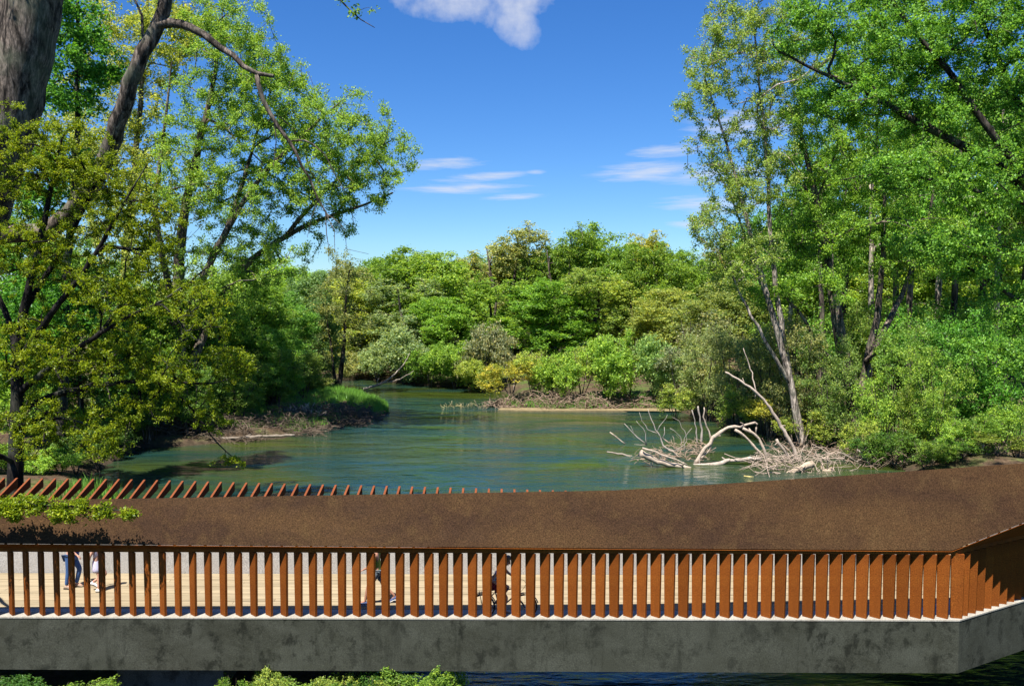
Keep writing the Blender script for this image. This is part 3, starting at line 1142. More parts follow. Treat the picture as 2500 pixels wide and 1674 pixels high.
# ---- the far wood across the river: every crown that can be told apart
FAR = [  # px, top, width, depth, kind, colour, label
    (600, 660, 210, 122, 'far', GREEN, 'mid green tree behind the left bank beside the small dark-stemmed tree'),
    (700, 640, 190, 132, 'far', BRIGHT, 'bright green tree filling the gap left of the small dark-stemmed tree'),
    (800, 655, 150, 134, 'spire', OLIVE, 'olive loose-crowned tree just left of the river bend'),
    (850, 690, 190, 126, 'far', YGREEN, 'yellow-green tree above the far river bend, behind the small dark-stemmed tree'),
    (905, 640, 150, 138, 'far', GREEN, 'mid green tree second from the left along the far skyline'),
    (985, 622, 190, 134, 'far', GREEN, 'broad mid green tree left of the tall pale olive crown'),
    (1090, 625, 200, 130, 'far', BRIGHT, 'bright green broad tree directly below and left of the pale olive crown'),
    (1235, 565, 190, 140, 'spire', OLIVE, 'tall pale olive tree with twiggy upright top, highest on the left of the far skyline'),
    (1370, 567, 150, 136, 'spire', GREEN, 'tall deep green tree with feathery top, middle of the far skyline'),
    (1455, 566, 160, 138, 'far', GREEN, 'tall green tree next right of the feathery-topped one'),
    (1560, 577, 150, 142, 'spire', GOLD, 'yellowish tree showing between green crowns on the far skyline'),
    (1600, 606, 150, 128, 'far', GREEN, 'dense dark-sided green tree right of the yellowish crown'),
    (1680, 622, 130, 138, 'far', GREEN, 'green tree at the right end of the far skyline dip'),
    (1740, 606, 150, 144, 'spire', RUSTY, 'brownish thin-leaved tree at the right end of the far skyline'),
    (1200, 690, 190, 122, 'spire', BRIGHT, 'mid green rounded tree in front of the pale olive crown'),
    (1330, 690, 210, 120, 'far', (0.105, 0.208, 0.020), 'deep fresh green tree in the middle of the far wood'),
    (1450, 665, 200, 121, 'spire', (0.135, 0.20, 0.034), 'greyish green tree right of the middle of the far wood'),
    (1560, 690, 190, 118, 'spire', YGREEN, 'yellow-green tree on the right of the far wood'),
    (1650, 715, 190, 112, 'far', (0.19, 0.23, 0.04), 'golden green tree behind the right end of the gravel bar'),
    (1000, 690, 200, 122, 'spire', PALE, 'bright green tree over the bank right of the river bend'),
    (1100, 735, 170, 118, 'far', GREEN, 'mid green tree over the bank between the two pale waterside bushes'),
    (1760, 690, 200, 100, 'far', (0.17, 0.22, 0.045), 'yellowish green tree left of the leaning pale trunks'),
    (1700, 760, 160, 96, 'wispy', (0.16, 0.19, 0.06), 'greyish twiggy thicket tree right of the gravel bar'),
]
for px, top, wd, D, kind, col, lab in FAR:
    copy_plant(kind, px, top - 6, wd * 1.3, D, jit(col, 0.08), 'far_tree', lab, 'tree', 'trees of the far wood')
# the wood behind them, only glimpsed between crowns
for i in range(26):
    px = 430 + i * 68 + float(_rng.uniform(-20, 20))
    copy_plant('far', px, float(np.interp(px, [430, 800, 1000, 1250, 1500, 1700, 2200], [670, 668, 640, 605, 605, 640, 620])) + float(_rng.uniform(-8, 18)), 230, 152 + float(_rng.uniform(-5, 10)), jit(GREEN, 0.2),
               'woodland_tree', 'green woodland tree half hidden behind the front row of the far wood', 'tree', 'trees deep in the far wood')

# ---- shrubs along the far water's edge and on the gravel bar
SHRUB = [  # px, top, width, base_py, kind, colour, label
    (985, 800, 150, 931, 'bush', PALE, 'pale willow-like bush at the water right of the leaning dead branch'),
    (1050, 840, 110, 938, 'bush', GREEN, 'green bush hanging over the far water next to the pale willow-like bush'),
    (1110, 835, 120, 942, 'bush', BRIGHT, 'bright green bush on the far bank left of the greyish mounded bush'),
    (1185, 770, 130, 944, 'bush', (0.17, 0.20, 0.075), 'greyish green mounded bush leaning over the far bank'),
    (1180, 880, 110, 950, 'bush', YGREEN, 'low yellow-green bush on the far bank left of the golden shrub'),
    (920, 850, 120, 925, 'bush', PALE, 'pale green bush at the river bend behind the leaning dead branch'),
    (870, 860, 110, 920, 'bush', OLIVE, 'olive bush at the end of the river bend'),
    (1250, 868, 140, 982, 'wispy', GOLD, 'golden yellow shrub at the left end of the gravel bar'),
    (1300, 845, 120, 984, 'wispy', YGREEN, 'yellow-green sapling clump on the gravel bar, second from the left'),
    (1355, 850, 120, 986, 'bush', BRIGHT, 'low bright green shrub on the gravel bar between the sapling clumps'),
    (1420, 830, 130, 985, 'wispy', YGREEN, 'upright lime green sapling clump mid-way along the gravel bar'),
    (1480, 820, 130, 986, 'bush', BRIGHT, 'full bright green shrub right of the middle of the gravel bar'),
    (1535, 800, 130, 985, 'wispy', BRIGHT, 'tall bright green sapling clump towards the right of the gravel bar'),
    (1600, 820, 140, 986, 'bush', (0.15, 0.24, 0.05), 'soft green shrub at the right end of the gravel bar'),
    (1660, 830, 150, 995, 'wispy', (0.15, 0.18, 0.07), 'grey-green twiggy shrub just right of the gravel bar'),
    (1740, 850, 150, 1010, 'wispy', (0.19, 0.20, 0.06), 'straw-green half bare shrub behind the driftwood'),
    (1650, 930, 110, 1016, 'wispy', YGREEN, 'small yellow-green shrub standing in the shallows behind the driftwood arch'),
    (1800, 930, 130, 1046, 'wispy', YGREEN, 'yellow-green shrub between the driftwood arch and the leaning pale trunks'),
    (1880, 960, 150, 1068, 'wispy', GOLD, 'golden-leaved low shrub around the foot of the leaning pale trunks'),
    (1960, 1000, 150, 1085, 'wispy', (0.17, 0.22, 0.03), 'yellow-green low shrub right of the leaning pale trunks'),
]
for px, top, wd, by, kind, col, lab in SHRUB:
    copy_plant(kind, px, top, wd * 1.15, 0, jit(col, 0.06), 'waterside_shrub', lab, 'shrub', 'shrubs along the far water edge', base_py=by, bark=(0.12, 0.095, 0.075))

# ---- left bank
tree('silver_maple', 'tall spreading light green maple leaning over the river from the left bank',
     [px_stem([(432, 1030), (425, 860), (432, 720), (450, 520), (480, 380), (520, 200), (540, 60)], 68, 0.62, 0.10),
      px_stem([(440, 960), (505, 800, 1), (590, 660, 1), (700, 575, 2), (800, 530, 2), (890, 500, 2), (960, 470, 2)], 68, 0.42, 0.06),
      px_stem([(432, 900), (470, 740, -1), (555, 560, -2), (640, 430, -2), (740, 330, -2), (830, 250, -2)], 68, 0.40, 0.05),
      px_stem([(428, 760), (400, 640, -2), (380, 500, -3), (400, 330, -3), (420, 150, -3)], 68, 0.3, 0.05),
      px_stem([(700, 575, 2), (780, 480, 0), (870, 400, 0), (960, 340, 0)], 68, 0.18, 0.03),
      px_stem([(555, 560, -2), (600, 420, 1), (640, 280, 1), (680, 180, 1)], 68, 0.2, 0.03)],
     [px_lobe(560, 70, 110, 90, 68, 5), px_lobe(660, 180, 90, 80, 68, 5), px_lobe(540, 200, 130, 170, 68, 5), px_lobe(650, 290, 120, 130, 68, 5), px_lobe(760, 300, 110, 120, 68, 5), px_lobe(860, 330, 110, 110, 68, 4.5), px_lobe(940, 385, 85, 90, 68, 4),
      px_lobe(880, 460, 100, 70, 69, 4), px_lobe(760, 440, 130, 90, 68, 5), px_lobe(620, 460, 140, 120, 68, 5), px_lobe(800, 545, 90, 40, 70, 3), px_lobe(480, 420, 120, 150, 67, 5), px_lobe(640, 620, 130, 90, 69, 5), px_lobe(540, 690, 110, 120, 68, 5)],
     2100, 150000, 0.165, 0.21, (0.155, 0.255, 0.030), BARK, 21, seg=0.9, tip=0.019, per=7, maxr=0.05)
tree('silver_maple', 'yellowish light green tall tree behind the thick trunk at the upper left',
     [px_stem([(300, 1010), (290, 800), (310, 600), (330, 400), (350, 150), (360, 0)], 70, 0.5, 0.1),
      px_stem([(300, 800), (240, 600), (200, 400), (180, 200)], 70, 0.3, 0.06)],
     [px_lobe(330, 90, 150, 130, 70, 5), px_lobe(440, 60, 110, 110, 70, 5), px_lobe(300, 280, 160, 150, 70, 5), px_lobe(200, 420, 160, 160, 69, 5), px_lobe(380, 480, 130, 140, 69, 5), px_lobe(260, 640, 180, 150, 68, 5), px_lobe(420, 700, 120, 120, 70, 4)],
     1100, 64000, 0.21, 0.24, (0.215, 0.260, 0.045), BARK, 22, seg=1.1, per=7)
tree('leafy_tree', 'dark green dense-leaved tree between the thick trunk and the leaning limb',
     [px_stem([(150, 1060), (160, 700), (185, 400), (190, 150), (190, 0)], 47, 0.3, 0.08)],
     [px_lobe(190, 60, 75, 80, 47, 3), px_lobe(200, 160, 95, 75, 47, 3), px_lobe(165, 250, 70, 50, 47, 3), px_lobe(120, 420, 110, 120, 47, 3), px_lobe(100, 760, 130, 140, 47, 3)],
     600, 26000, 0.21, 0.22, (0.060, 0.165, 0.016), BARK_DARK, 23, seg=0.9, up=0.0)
for px, top, wd, D, col, lab in [(620, 700, 190, 84, GREEN, 'mid green tree low on the left bank behind the brush-covered point'), (700, 720, 170, 92, (0.085, 0.19, 0.024), 'deep green tree on the left bank next to the small dark-stemmed tree'),
                                 (530, 720, 180, 78, BRIGHT, 'bright green tree on the left bank under the leaning maple'), (760, 660, 130, 100, (0.11, 0.19, 0.05), 'greyish green tree rising just left of the small dark-stemmed tree'),
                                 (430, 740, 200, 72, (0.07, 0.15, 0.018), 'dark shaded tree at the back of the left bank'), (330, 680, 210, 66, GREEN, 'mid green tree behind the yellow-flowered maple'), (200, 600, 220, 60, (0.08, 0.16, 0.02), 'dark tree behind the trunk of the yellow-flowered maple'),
                                 (80, 520, 240, 58, GREEN, 'mid green tree at the left edge behind the yellow-flowered maple'), (660, 800, 140, 79, (0.13, 0.25, 0.03), 'light green low tree at the water side of the left bank')]:
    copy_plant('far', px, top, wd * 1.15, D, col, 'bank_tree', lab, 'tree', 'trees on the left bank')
tree('small_tree', 'small olive tree with dark forked stems on the tip of the left bank',
     [px_stem([(826, 958), (836, 880), (842, 800), (846, 720), (856, 640)], 97, 0.32, 0.06), px_stem([(820, 958), (815, 900), (806, 830), (790, 740)], 97, 0.22, 0.05)],
     [px_lobe(850, 700, 65, 70, 97, 4), px_lobe(800, 760, 60, 70, 97, 4), px_lobe(870, 800, 50, 60, 97, 4), px_lobe(770, 850, 50, 60, 97, 4), px_lobe(835, 640, 45, 45, 97, 3)],
     260, 9500, 0.22, 0.27, (0.15, 0.18, 0.045), BARK_DARK, 24, seg=0.8)
BUSHL = [(700, 880, 130, 985, 'wispy', (0.13, 0.16, 0.05), 'grey-green scrub bush on the left point behind the grass'), (620, 880, 140, 1000, 'wispy', (0.16, 0.16, 0.07), 'straw-coloured scrub bush on the left point'),
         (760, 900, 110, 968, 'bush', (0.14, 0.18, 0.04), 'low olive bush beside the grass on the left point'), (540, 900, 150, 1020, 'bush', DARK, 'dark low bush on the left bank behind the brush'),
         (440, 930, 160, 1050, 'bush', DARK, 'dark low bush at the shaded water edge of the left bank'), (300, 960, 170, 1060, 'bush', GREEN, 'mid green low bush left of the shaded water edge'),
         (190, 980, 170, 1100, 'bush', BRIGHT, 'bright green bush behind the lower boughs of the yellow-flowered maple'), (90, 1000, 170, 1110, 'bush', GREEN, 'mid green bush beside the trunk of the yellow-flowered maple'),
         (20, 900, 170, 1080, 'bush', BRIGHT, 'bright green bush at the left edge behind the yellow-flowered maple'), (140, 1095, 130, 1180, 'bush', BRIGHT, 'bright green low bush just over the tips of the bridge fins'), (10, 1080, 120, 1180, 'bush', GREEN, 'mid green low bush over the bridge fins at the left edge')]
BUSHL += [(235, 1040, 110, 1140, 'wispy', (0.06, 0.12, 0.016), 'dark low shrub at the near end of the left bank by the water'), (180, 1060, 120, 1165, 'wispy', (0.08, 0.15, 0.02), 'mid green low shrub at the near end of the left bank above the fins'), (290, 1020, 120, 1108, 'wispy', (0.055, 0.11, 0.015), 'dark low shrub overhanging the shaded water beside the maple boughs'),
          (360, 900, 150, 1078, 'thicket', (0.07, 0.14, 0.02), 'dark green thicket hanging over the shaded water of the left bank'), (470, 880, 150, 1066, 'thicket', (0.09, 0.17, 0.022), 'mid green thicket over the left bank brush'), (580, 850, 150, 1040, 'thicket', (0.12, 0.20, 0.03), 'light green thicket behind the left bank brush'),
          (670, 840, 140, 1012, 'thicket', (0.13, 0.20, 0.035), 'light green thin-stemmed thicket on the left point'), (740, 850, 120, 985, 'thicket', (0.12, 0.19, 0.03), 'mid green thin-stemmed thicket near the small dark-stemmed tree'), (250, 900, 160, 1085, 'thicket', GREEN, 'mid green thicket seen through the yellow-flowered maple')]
for px, top, wd, by, kind, col, lab in BUSHL:
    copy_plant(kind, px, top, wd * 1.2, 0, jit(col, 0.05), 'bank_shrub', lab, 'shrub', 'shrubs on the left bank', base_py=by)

# old tree: thick trunk and the arching limb
tree('old_maple', 'old thick-trunked tree at the upper left with a long arching half-bare limb',
     [px_stem([(-230, 1180), (-110, 700), (20, 280), (80, 0), (105, -180), (120, -420)], 35.5, 1.32, 1.1),
      px_stem([(-70, 560), (120, 560), (235, 430, -1), (290, 300, -1.5), (330, 170, -2), (385, 60, -2), (425, -60, -2), (470, -260, -2)], 35.5, 0.42, 0.22),
      px_stem([(385, 60, -2), (440, 56, -2.2), (500, 85, -2.5), (570, 135, -2.7), (630, 180, -2.8), (668, 186, -2.8)], 35.5, 0.20, 0.07),
      px_stem([(628, 178, -2.8), (642, 240, -2.8), (685, 315, -2.8), (722, 375, -2.8), (748, 435, -2.7), (775, 485, -2.7), (802, 530, -2.7)], 35.5, 0.11, 0.03),
      px_stem([(348, 85, -2), (345, 40, -2), (325, 5, -2), (300, -40, -2)], 35.5, 0.06, 0.03),
      px_stem([(668, 290, -2.8), (672, 350, -2.8), (668, 405, -2.8)], 35.5, 0.035, 0.012),
      px_stem([(705, 345, -2.8), (770, 350, -2.8), (820, 420, -2.8), (850, 480, -2.8)], 35.5, 0.035, 0.012),
      px_stem([(795, 520, -2.7), (800, 570, -2.7), (803, 640, -2.7)], 35.5, 0.025, 0.008),
      px_stem([(795, 520, -2.7), (840, 560, -2.7), (850, 610, -2.7), (900, 620, -2.7)], 35.5, 0.022, 0.007),
      px_stem([(775, 490, -2.7), (760, 540, -2.7), (750, 580, -2.7)], 35.5, 0.02, 0.007),
      px_stem([(795, 520, -2.7), (815, 560, -2.7), (818, 620, -2.7)], 35.5, 0.02, 0.007),
      px_stem([(470, -260, -2), (600, -200, -3), (740, -80, -3), (830, 0, -3), (880, 50, -3), (915, 68, -3)], 35.5, 0.14, 0.012)],
     [px_lobe(885, 20, 35, 28, 32.5, 1.0), px_lobe(815, 25, 18, 16, 32.5, 0.6), px_lobe(905, -30, 40, 30, 32.5, 1.2), px_lobe(300, -260, 250, 130, 34, 4), px_lobe(700, -180, 180, 70, 32.5, 3), px_lobe(-60, -300, 200, 150, 35, 4)],
     260, 8000, 0.15, 0.13, (0.11, 0.20, 0.03), (0.085, 0.068, 0.056), 31, seg=0.6, tip=0.010, wig=0.16, sink=0.6)

# yellow-flowered maple in front, on the near left bank; one low bough reaches over the canopy
tree('flowering_maple', 'dark-branched maple covered in small yellow-olive flower tufts at the left edge',
     [px_stem([(36, 1215), (40, 1080), (42, 960), (48, 860), (58, 760), (90, 620), (120, 480), (150, 340)], 31.5, 0.27, 0.04),
      px_stem([(48, 880), (130, 760, -1), (220, 640, -1), (300, 500, -1.4), (360, 400, -1.4)], 31.5, 0.15, 0.02),
      px_stem([(42, 960), (160, 870, -1), (300, 780, -2), (420, 720, -2), (520, 640, -2)], 31.5, 0.13, 0.02),
      px_stem([(42, 1000), (150, 960, 1), (280, 935, 0), (400, 930, 0), (520, 935, 0), (620, 900, 0)], 31.5, 0.13, 0.015),
      px_stem([(45, 900), (20, 780, 1), (-40, 640, 1), (-60, 480, 1)], 31.5, 0.14, 0.03),
      px_stem([(400, 930, 0), (470, 1000, 0), (530, 1080, 0), (590, 1130, 0), (645, 1128, 0)], 31.5, 0.045, 0.01),
      px_stem([(40, 1040), (130, 1020, -1), (220, 1040, -1), (290, 1110, -1)], 31.5, 0.08, 0.01),
      px_stem([(58, 760), (180, 560, 1), (260, 380, 1), (290, 280, 1)], 31.5, 0.11, 0.015),
      px_stem([(38, 1130), (-150, 1050, -4), (-240, 1100, -8.0), (-120, 1215, -10.1), (60, 1228, -10.5), (200, 1238, -10.5), (335, 1248, -10.5)], 31.5, 0.10, 0.012)],
     [px_lobe(60, 380, 110, 130, 31.5, 2.6), px_lobe(170, 400, 110, 120, 31.5, 2.6), px_lobe(280, 470, 110, 120, 31.5, 2.4), px_lobe(370, 580, 90, 110, 31, 2), px_lobe(120, 620, 150, 120, 31.5, 2.6), px_lobe(300, 720, 140, 110, 30.5, 2.2), px_lobe(470, 760, 110, 90, 30, 1.8),
      px_lobe(90, 850, 130, 110, 31, 2.4), px_lobe(260, 880, 150, 90, 31, 2.2), px_lobe(440, 900, 120, 80, 31, 1.8), px_lobe(570, 890, 80, 65, 31, 1.4), px_lobe(110, 1040, 130, 90, 30.5, 2), px_lobe(260, 1060, 90, 80, 30.5, 1.6), px_lobe(520, 1010, 70, 60, 31.2, 1),
      px_lobe(570, 1125, 60, 16, 31.5, 0.5), px_lobe(380, 980, 90, 60, 31, 1.4), px_lobe(-60, 500, 110, 160, 32, 2.4),
      px_lobe(40, 1238, 130, 34, 21.0, 0.4), px_lobe(190, 1248, 120, 30, 21.0, 0.4), px_lobe(300, 1252, 50, 18, 21.0, 0.25), px_lobe(-20, 1245, 90, 30, 21.0, 0.4)] + 4 * [px_lobe(40, 1238, 130, 34, 21.0, 0.4), px_lobe(190, 1248, 120, 30, 21.0, 0.4), px_lobe(300, 1252, 50, 18, 21.0, 0.25), px_lobe(-20, 1245, 90, 30, 21.0, 0.4)],
     3400, 150000, 0.080, 0.066, (0.124, 0.172, 0.006), (0.012, 0.010, 0.009), 41, seg=0.38, tip=0.0115, per=12, maxr=0.022, up=0.05, wig=0.05, fill=0.5, reach=0.55)

# ---- right bank
tree('slender_maple', 'pale multi-stemmed tall tree with airy yellow-green crown at the left of the right wood',
     [px_stem([(1965, 1078), (1930, 940), (1890, 780), (1850, 640), (1800, 450), (1755, 290), (1720, 190)], 63, 0.30, 0.05),
      px_stem([(1940, 990), (1905, 780, 1), (1880, 560, 1), (1870, 360, 1), (1850, 180, 1), (1840, 60, 1)], 63, 0.24, 0.05),
      px_stem([(1930, 940), (1850, 800, -1), (1800, 700, -1), (1770, 600, -1), (1735, 540, -1)], 63, 0.15, 0.03),
      px_stem([(1890, 780), (1830, 620, 2), (1800, 520, 2), (1760, 430, 2), (1720, 380, 2)], 63, 0.12, 0.03)],
     [px_lobe(1715, 245, 70, 80, 63, 3), px_lobe(1760, 130, 90, 100, 63, 4), px_lobe(1830, 30, 110, 90, 63, 4), px_lobe(1735, 380, 75, 70, 63, 3), px_lobe(1730, 550, 55, 75, 63, 3), px_lobe(1790, 460, 80, 80, 63, 3), px_lobe(1850, 260, 110, 110, 64, 4), px_lobe(1860, 420, 110, 100, 64, 4), px_lobe(1920, 120, 110, 120, 64, 4), px_lobe(1820, 620, 100, 80, 63, 4), px_lobe(1760, 660, 60, 60, 63, 3)],
     1300, 64000, 0.155, 0.19, (0.165, 0.240, 0.040), BARK_PALE, 51, seg=0.9, tip=0.019, per=7, maxr=0.05)
tree('leaning_maple', 'dark forked tree with thick leaning trunks at the water edge of the right bank',
     [px_stem([(2088, 1088), (2082, 960), (2052, 830), (2032, 700), (2015, 590), (1985, 450), (1950, 300)], 66, 0.62, 0.12),
      px_stem([(2086, 980), (2118, 880, 1), (2140, 780, 1), (2155, 620, 1), (2160, 450, 1)], 66, 0.42, 0.10),
      px_stem([(2070, 900), (2000, 850, -1), (1950, 760, -1), (1880, 700, -1), (1830, 660, -1)], 66, 0.2, 0.04),
      px_stem([(1985, 1082), (1955, 960, 1), (1930, 850, 1), (1895, 780, 1), (1860, 740, 1)], 66, 0.22, 0.05),
      px_stem([(2120, 880), (2200, 720, 2), (2260, 560, 2), (2290, 400, 2)], 66, 0.28, 0.06)],
     [px_lobe(1980, 560, 140, 100, 66, 5), px_lobe(2080, 480, 150, 130, 66, 5), px_lobe(1960, 350, 140, 130, 66, 5), px_lobe(2200, 400, 150, 150, 66, 5), px_lobe(2090, 250, 170, 130, 66, 5), px_lobe(1870, 690, 100, 70, 65, 4), px_lobe(2010, 700, 100, 60, 64, 4), px_lobe(2230, 600, 140, 100, 66, 5), px_lobe(2150, 90, 180, 120, 66, 5)],
     1500, 98000, 0.172, 0.22, (0.135, 0.245, 0.024), BARK, 52, seg=1.0, tip=0.017, per=7, maxr=0.05)
tree('overhanging_maple', 'near maple whose dark heavy limbs reach in from the right edge high over the bank',
     [px_stem([(2700, 1120), (2690, 900), (2660, 700), (2600, 560), (2520, 470), (2420, 395), (2330, 345), (2250, 305), (2120, 230), (2000, 175), (1900, 125)], 39, 0.5, 0.04),
      px_stem([(2520, 470), (2440, 350, -1), (2380, 270, -1), (2330, 190, -1), (2260, 110, -1), (2190, 20, -1), (2140, -80, -1)], 39, 0.2, 0.06),
      px_stem([(2640, 640), (2560, 400, 1), (2490, 260, 1), (2440, 150, 1), (2390, 40, 1), (2350, -60, 1)], 39, 0.24, 0.08),
      px_stem([(2690, 880), (2580, 790, 0), (2500, 740, 0), (2430, 695, 0), (2350, 640, 0), (2260, 580, 0)], 39, 0.17, 0.03),
      px_stem([(2560, 510), (2400, 470, -1), (2280, 440, -1), (2150, 425, -1), (2050, 440, -1)], 39, 0.11, 0.02),
      px_stem([(2690, 940), (2560, 880, -1), (2460, 850, -1), (2380, 860, -1)], 39, 0.10, 0.02)],
     [px_lobe(2470, 30, 110, 90, 39, 3), px_lobe(2000, 70, 130, 80, 39, 2.6), px_lobe(2180, 110, 140, 110, 39, 3), px_lobe(2350, 120, 130, 120, 39, 3), px_lobe(2480, 230, 110, 160, 39, 3), px_lobe(2080, 240, 130, 80, 39, 2.6), px_lobe(2270, 270, 120, 90, 39, 2.8), px_lobe(2400, 430, 130, 90, 38, 2.6), px_lobe(2200, 420, 140, 60, 38, 2.4),
      px_lobe(2380, 620, 130, 80, 38.5, 2.6), px_lobe(2250, 600, 80, 50, 38.5, 2), px_lobe(2480, 760, 90, 80, 38.5, 2.4), px_lobe(2400, 870, 110, 70, 38, 2), px_lobe(2300, -40, 250, 60, 39, 3), px_lobe(2570, 400, 90, 250, 40, 3)],
     2000, 136000, 0.13, 0.15, (0.100, 0.215, 0.022), BARK_DARK, 53, seg=0.6, tip=0.014, per=7, maxr=0.04)
# the wood behind the right bank
for i, (px, top, wd, D, bark) in enumerate([(2000, 420, 210, 84, BARK), (2120, 380, 230, 90, BARK_PALE), (2220, 330, 240, 82, BARK), (2330, 300, 250, 88, BARK), (2430, 280, 240, 80, BARK_PALE), (2540, 300, 250, 86, BARK), (1930, 560, 190, 92, BARK_PALE),
                                           (2060, 480, 220, 104, BARK), (2180, 420, 240, 108, BARK), (2290, 400, 250, 102, BARK_PALE), (2400, 380, 250, 110, BARK), (2500, 360, 250, 106, BARK), (1870, 600, 180, 106, BARK), (2600, 250, 260, 96, BARK)]):
    copy_plant('wood', px, top - 90, wd * 1.15, D, jit((0.105, 0.205, 0.024), 0.2), 'woodland_tree', 'tall straight-stemmed tree standing among others inside the right-hand wood', 'tree', 'trees inside the right-hand wood', bark=bark)
for i in range(9):
    copy_plant('far', 1880 + i * 85, 560 + float(_rng.uniform(-30, 40)), 260, 128 + float(_rng.uniform(-6, 10)), jit(BRIGHT, 0.15), 'woodland_tree', 'light green tree seen between the stems at the back of the right-hand wood', 'tree', 'trees at the back of the right-hand wood')
for i in range(12):
    copy_plant('thicket', 1900 + i * 56, 760 + float(_rng.uniform(-40, 60)), 190, 78 + float(_rng.uniform(0, 22)), jit((0.14, 0.225, 0.03), 0.2), 'understorey_shrub', 'light green undergrowth between the stems of the right-hand wood', 'shrub', 'undergrowth inside the right-hand wood')
BUSHR = [(2160, 900, 120, 1110, 'wispy', BRIGHT, 'bright green shrub in front of the forked leaning trunks'), (2250, 930, 130, 1120, 'thicket', (0.17, 0.23, 0.03), 'yellow-green leafy thicket right of the forked leaning trunks'), (2330, 760, 200, 1105, 'thicket', (0.075, 0.19, 0.02), 'deep green tall thicket on the right bank'),
         (2440, 730, 220, 1120, 'thicket', (0.08, 0.21, 0.02), 'large deep green thicket at the right edge above the canopy'), (2490, 960, 130, 1142, 'wispy', BRIGHT, 'bright green low shrub at the right edge just above the canopy'), (2300, 1010, 110, 1138, 'wispy', BRIGHT, 'small bright green shrub over the dark bank at the right'),
         (2400, 1000, 130, 1142, 'wispy', GREEN, 'mid green low shrub left of the pale standing snag'), (2030, 800, 150, 1082, 'thicket', (0.13, 0.20, 0.035), 'mid green thin-stemmed thicket left of the forked leaning trunks'), (1950, 790, 170, 1072, 'thicket', (0.16, 0.19, 0.05), 'grey-green thin-stemmed thicket behind the leaning pale trunks'),
         (2110, 1010, 90, 1112, 'wispy', YGREEN, 'small yellow-green shrub at the foot of the forked leaning trunks'), (1880, 760, 180, 1055, 'thicket', (0.18, 0.20, 0.05), 'tall straw-green thicket behind the leaning pale trunks'), (1800, 800, 170, 1040, 'thicket', (0.17, 0.205, 0.06), 'tall twiggy thicket above the driftwood arch'),
         (1720, 790, 160, 1018, 'thicket', (0.165, 0.205, 0.055), 'twiggy grey-green thicket left of the driftwood arch'), (2200, 770, 180, 1098, 'thicket', (0.12, 0.215, 0.025), 'light green thin-stemmed thicket right of the forked leaning trunks'), (2280, 830, 150, 1128, 'thicket', BRIGHT, 'bright green thin-stemmed thicket between the right bank bushes'),
         (2190, 1040, 130, 1128, 'wispy', (0.07, 0.135, 0.016), 'low mid green shrub hanging over the dark water right of the snag'), (2260, 1070, 130, 1148, 'wispy', (0.12, 0.20, 0.022), 'low lighter green shrub at the canopy edge right of the snag'), (2350, 1070, 130, 1150, 'wispy', (0.06, 0.125, 0.015), 'low dark green shrub at the canopy edge below the tall thicket'), (2440, 1050, 140, 1150, 'wispy', (0.13, 0.18, 0.025), 'low olive green shrub at the canopy edge near the right edge'), (2130, 1050, 110, 1122, 'wispy', DARK, 'dark low shrub beside the broken snag')]
for px, top, wd, by, kind, col, lab in BUSHR:
    copy_plant(kind, px, top, wd * 1.15, 0, jit(col, 0.05), 'bank_shrub', lab, 'shrub', 'shrubs on the right bank', base_py=by)

# ---- shrubs under the bridge on the near left bank, seen below the edge beam
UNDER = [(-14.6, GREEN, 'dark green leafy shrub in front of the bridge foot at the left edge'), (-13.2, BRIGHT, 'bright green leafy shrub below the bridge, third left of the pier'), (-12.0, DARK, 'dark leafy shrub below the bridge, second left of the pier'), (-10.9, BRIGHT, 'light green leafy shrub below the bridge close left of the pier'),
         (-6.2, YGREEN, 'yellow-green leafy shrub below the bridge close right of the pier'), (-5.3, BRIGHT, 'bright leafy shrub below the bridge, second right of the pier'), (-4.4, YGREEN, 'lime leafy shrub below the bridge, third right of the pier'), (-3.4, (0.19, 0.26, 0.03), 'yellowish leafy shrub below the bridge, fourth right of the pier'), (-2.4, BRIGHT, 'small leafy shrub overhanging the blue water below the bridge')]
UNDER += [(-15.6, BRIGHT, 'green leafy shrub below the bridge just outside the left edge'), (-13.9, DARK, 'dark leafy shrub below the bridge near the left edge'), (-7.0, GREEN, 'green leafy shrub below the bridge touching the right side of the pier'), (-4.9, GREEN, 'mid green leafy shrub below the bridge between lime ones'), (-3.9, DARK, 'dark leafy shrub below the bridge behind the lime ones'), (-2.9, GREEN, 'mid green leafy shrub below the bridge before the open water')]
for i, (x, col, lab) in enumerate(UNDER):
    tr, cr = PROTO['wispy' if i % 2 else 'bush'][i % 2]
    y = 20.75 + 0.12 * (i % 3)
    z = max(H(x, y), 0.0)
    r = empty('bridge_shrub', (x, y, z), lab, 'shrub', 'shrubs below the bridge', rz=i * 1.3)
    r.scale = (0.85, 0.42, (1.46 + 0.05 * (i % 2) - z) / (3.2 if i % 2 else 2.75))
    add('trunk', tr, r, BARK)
    add('crown', cr, r, tuple(c * 0.8 for c in col))

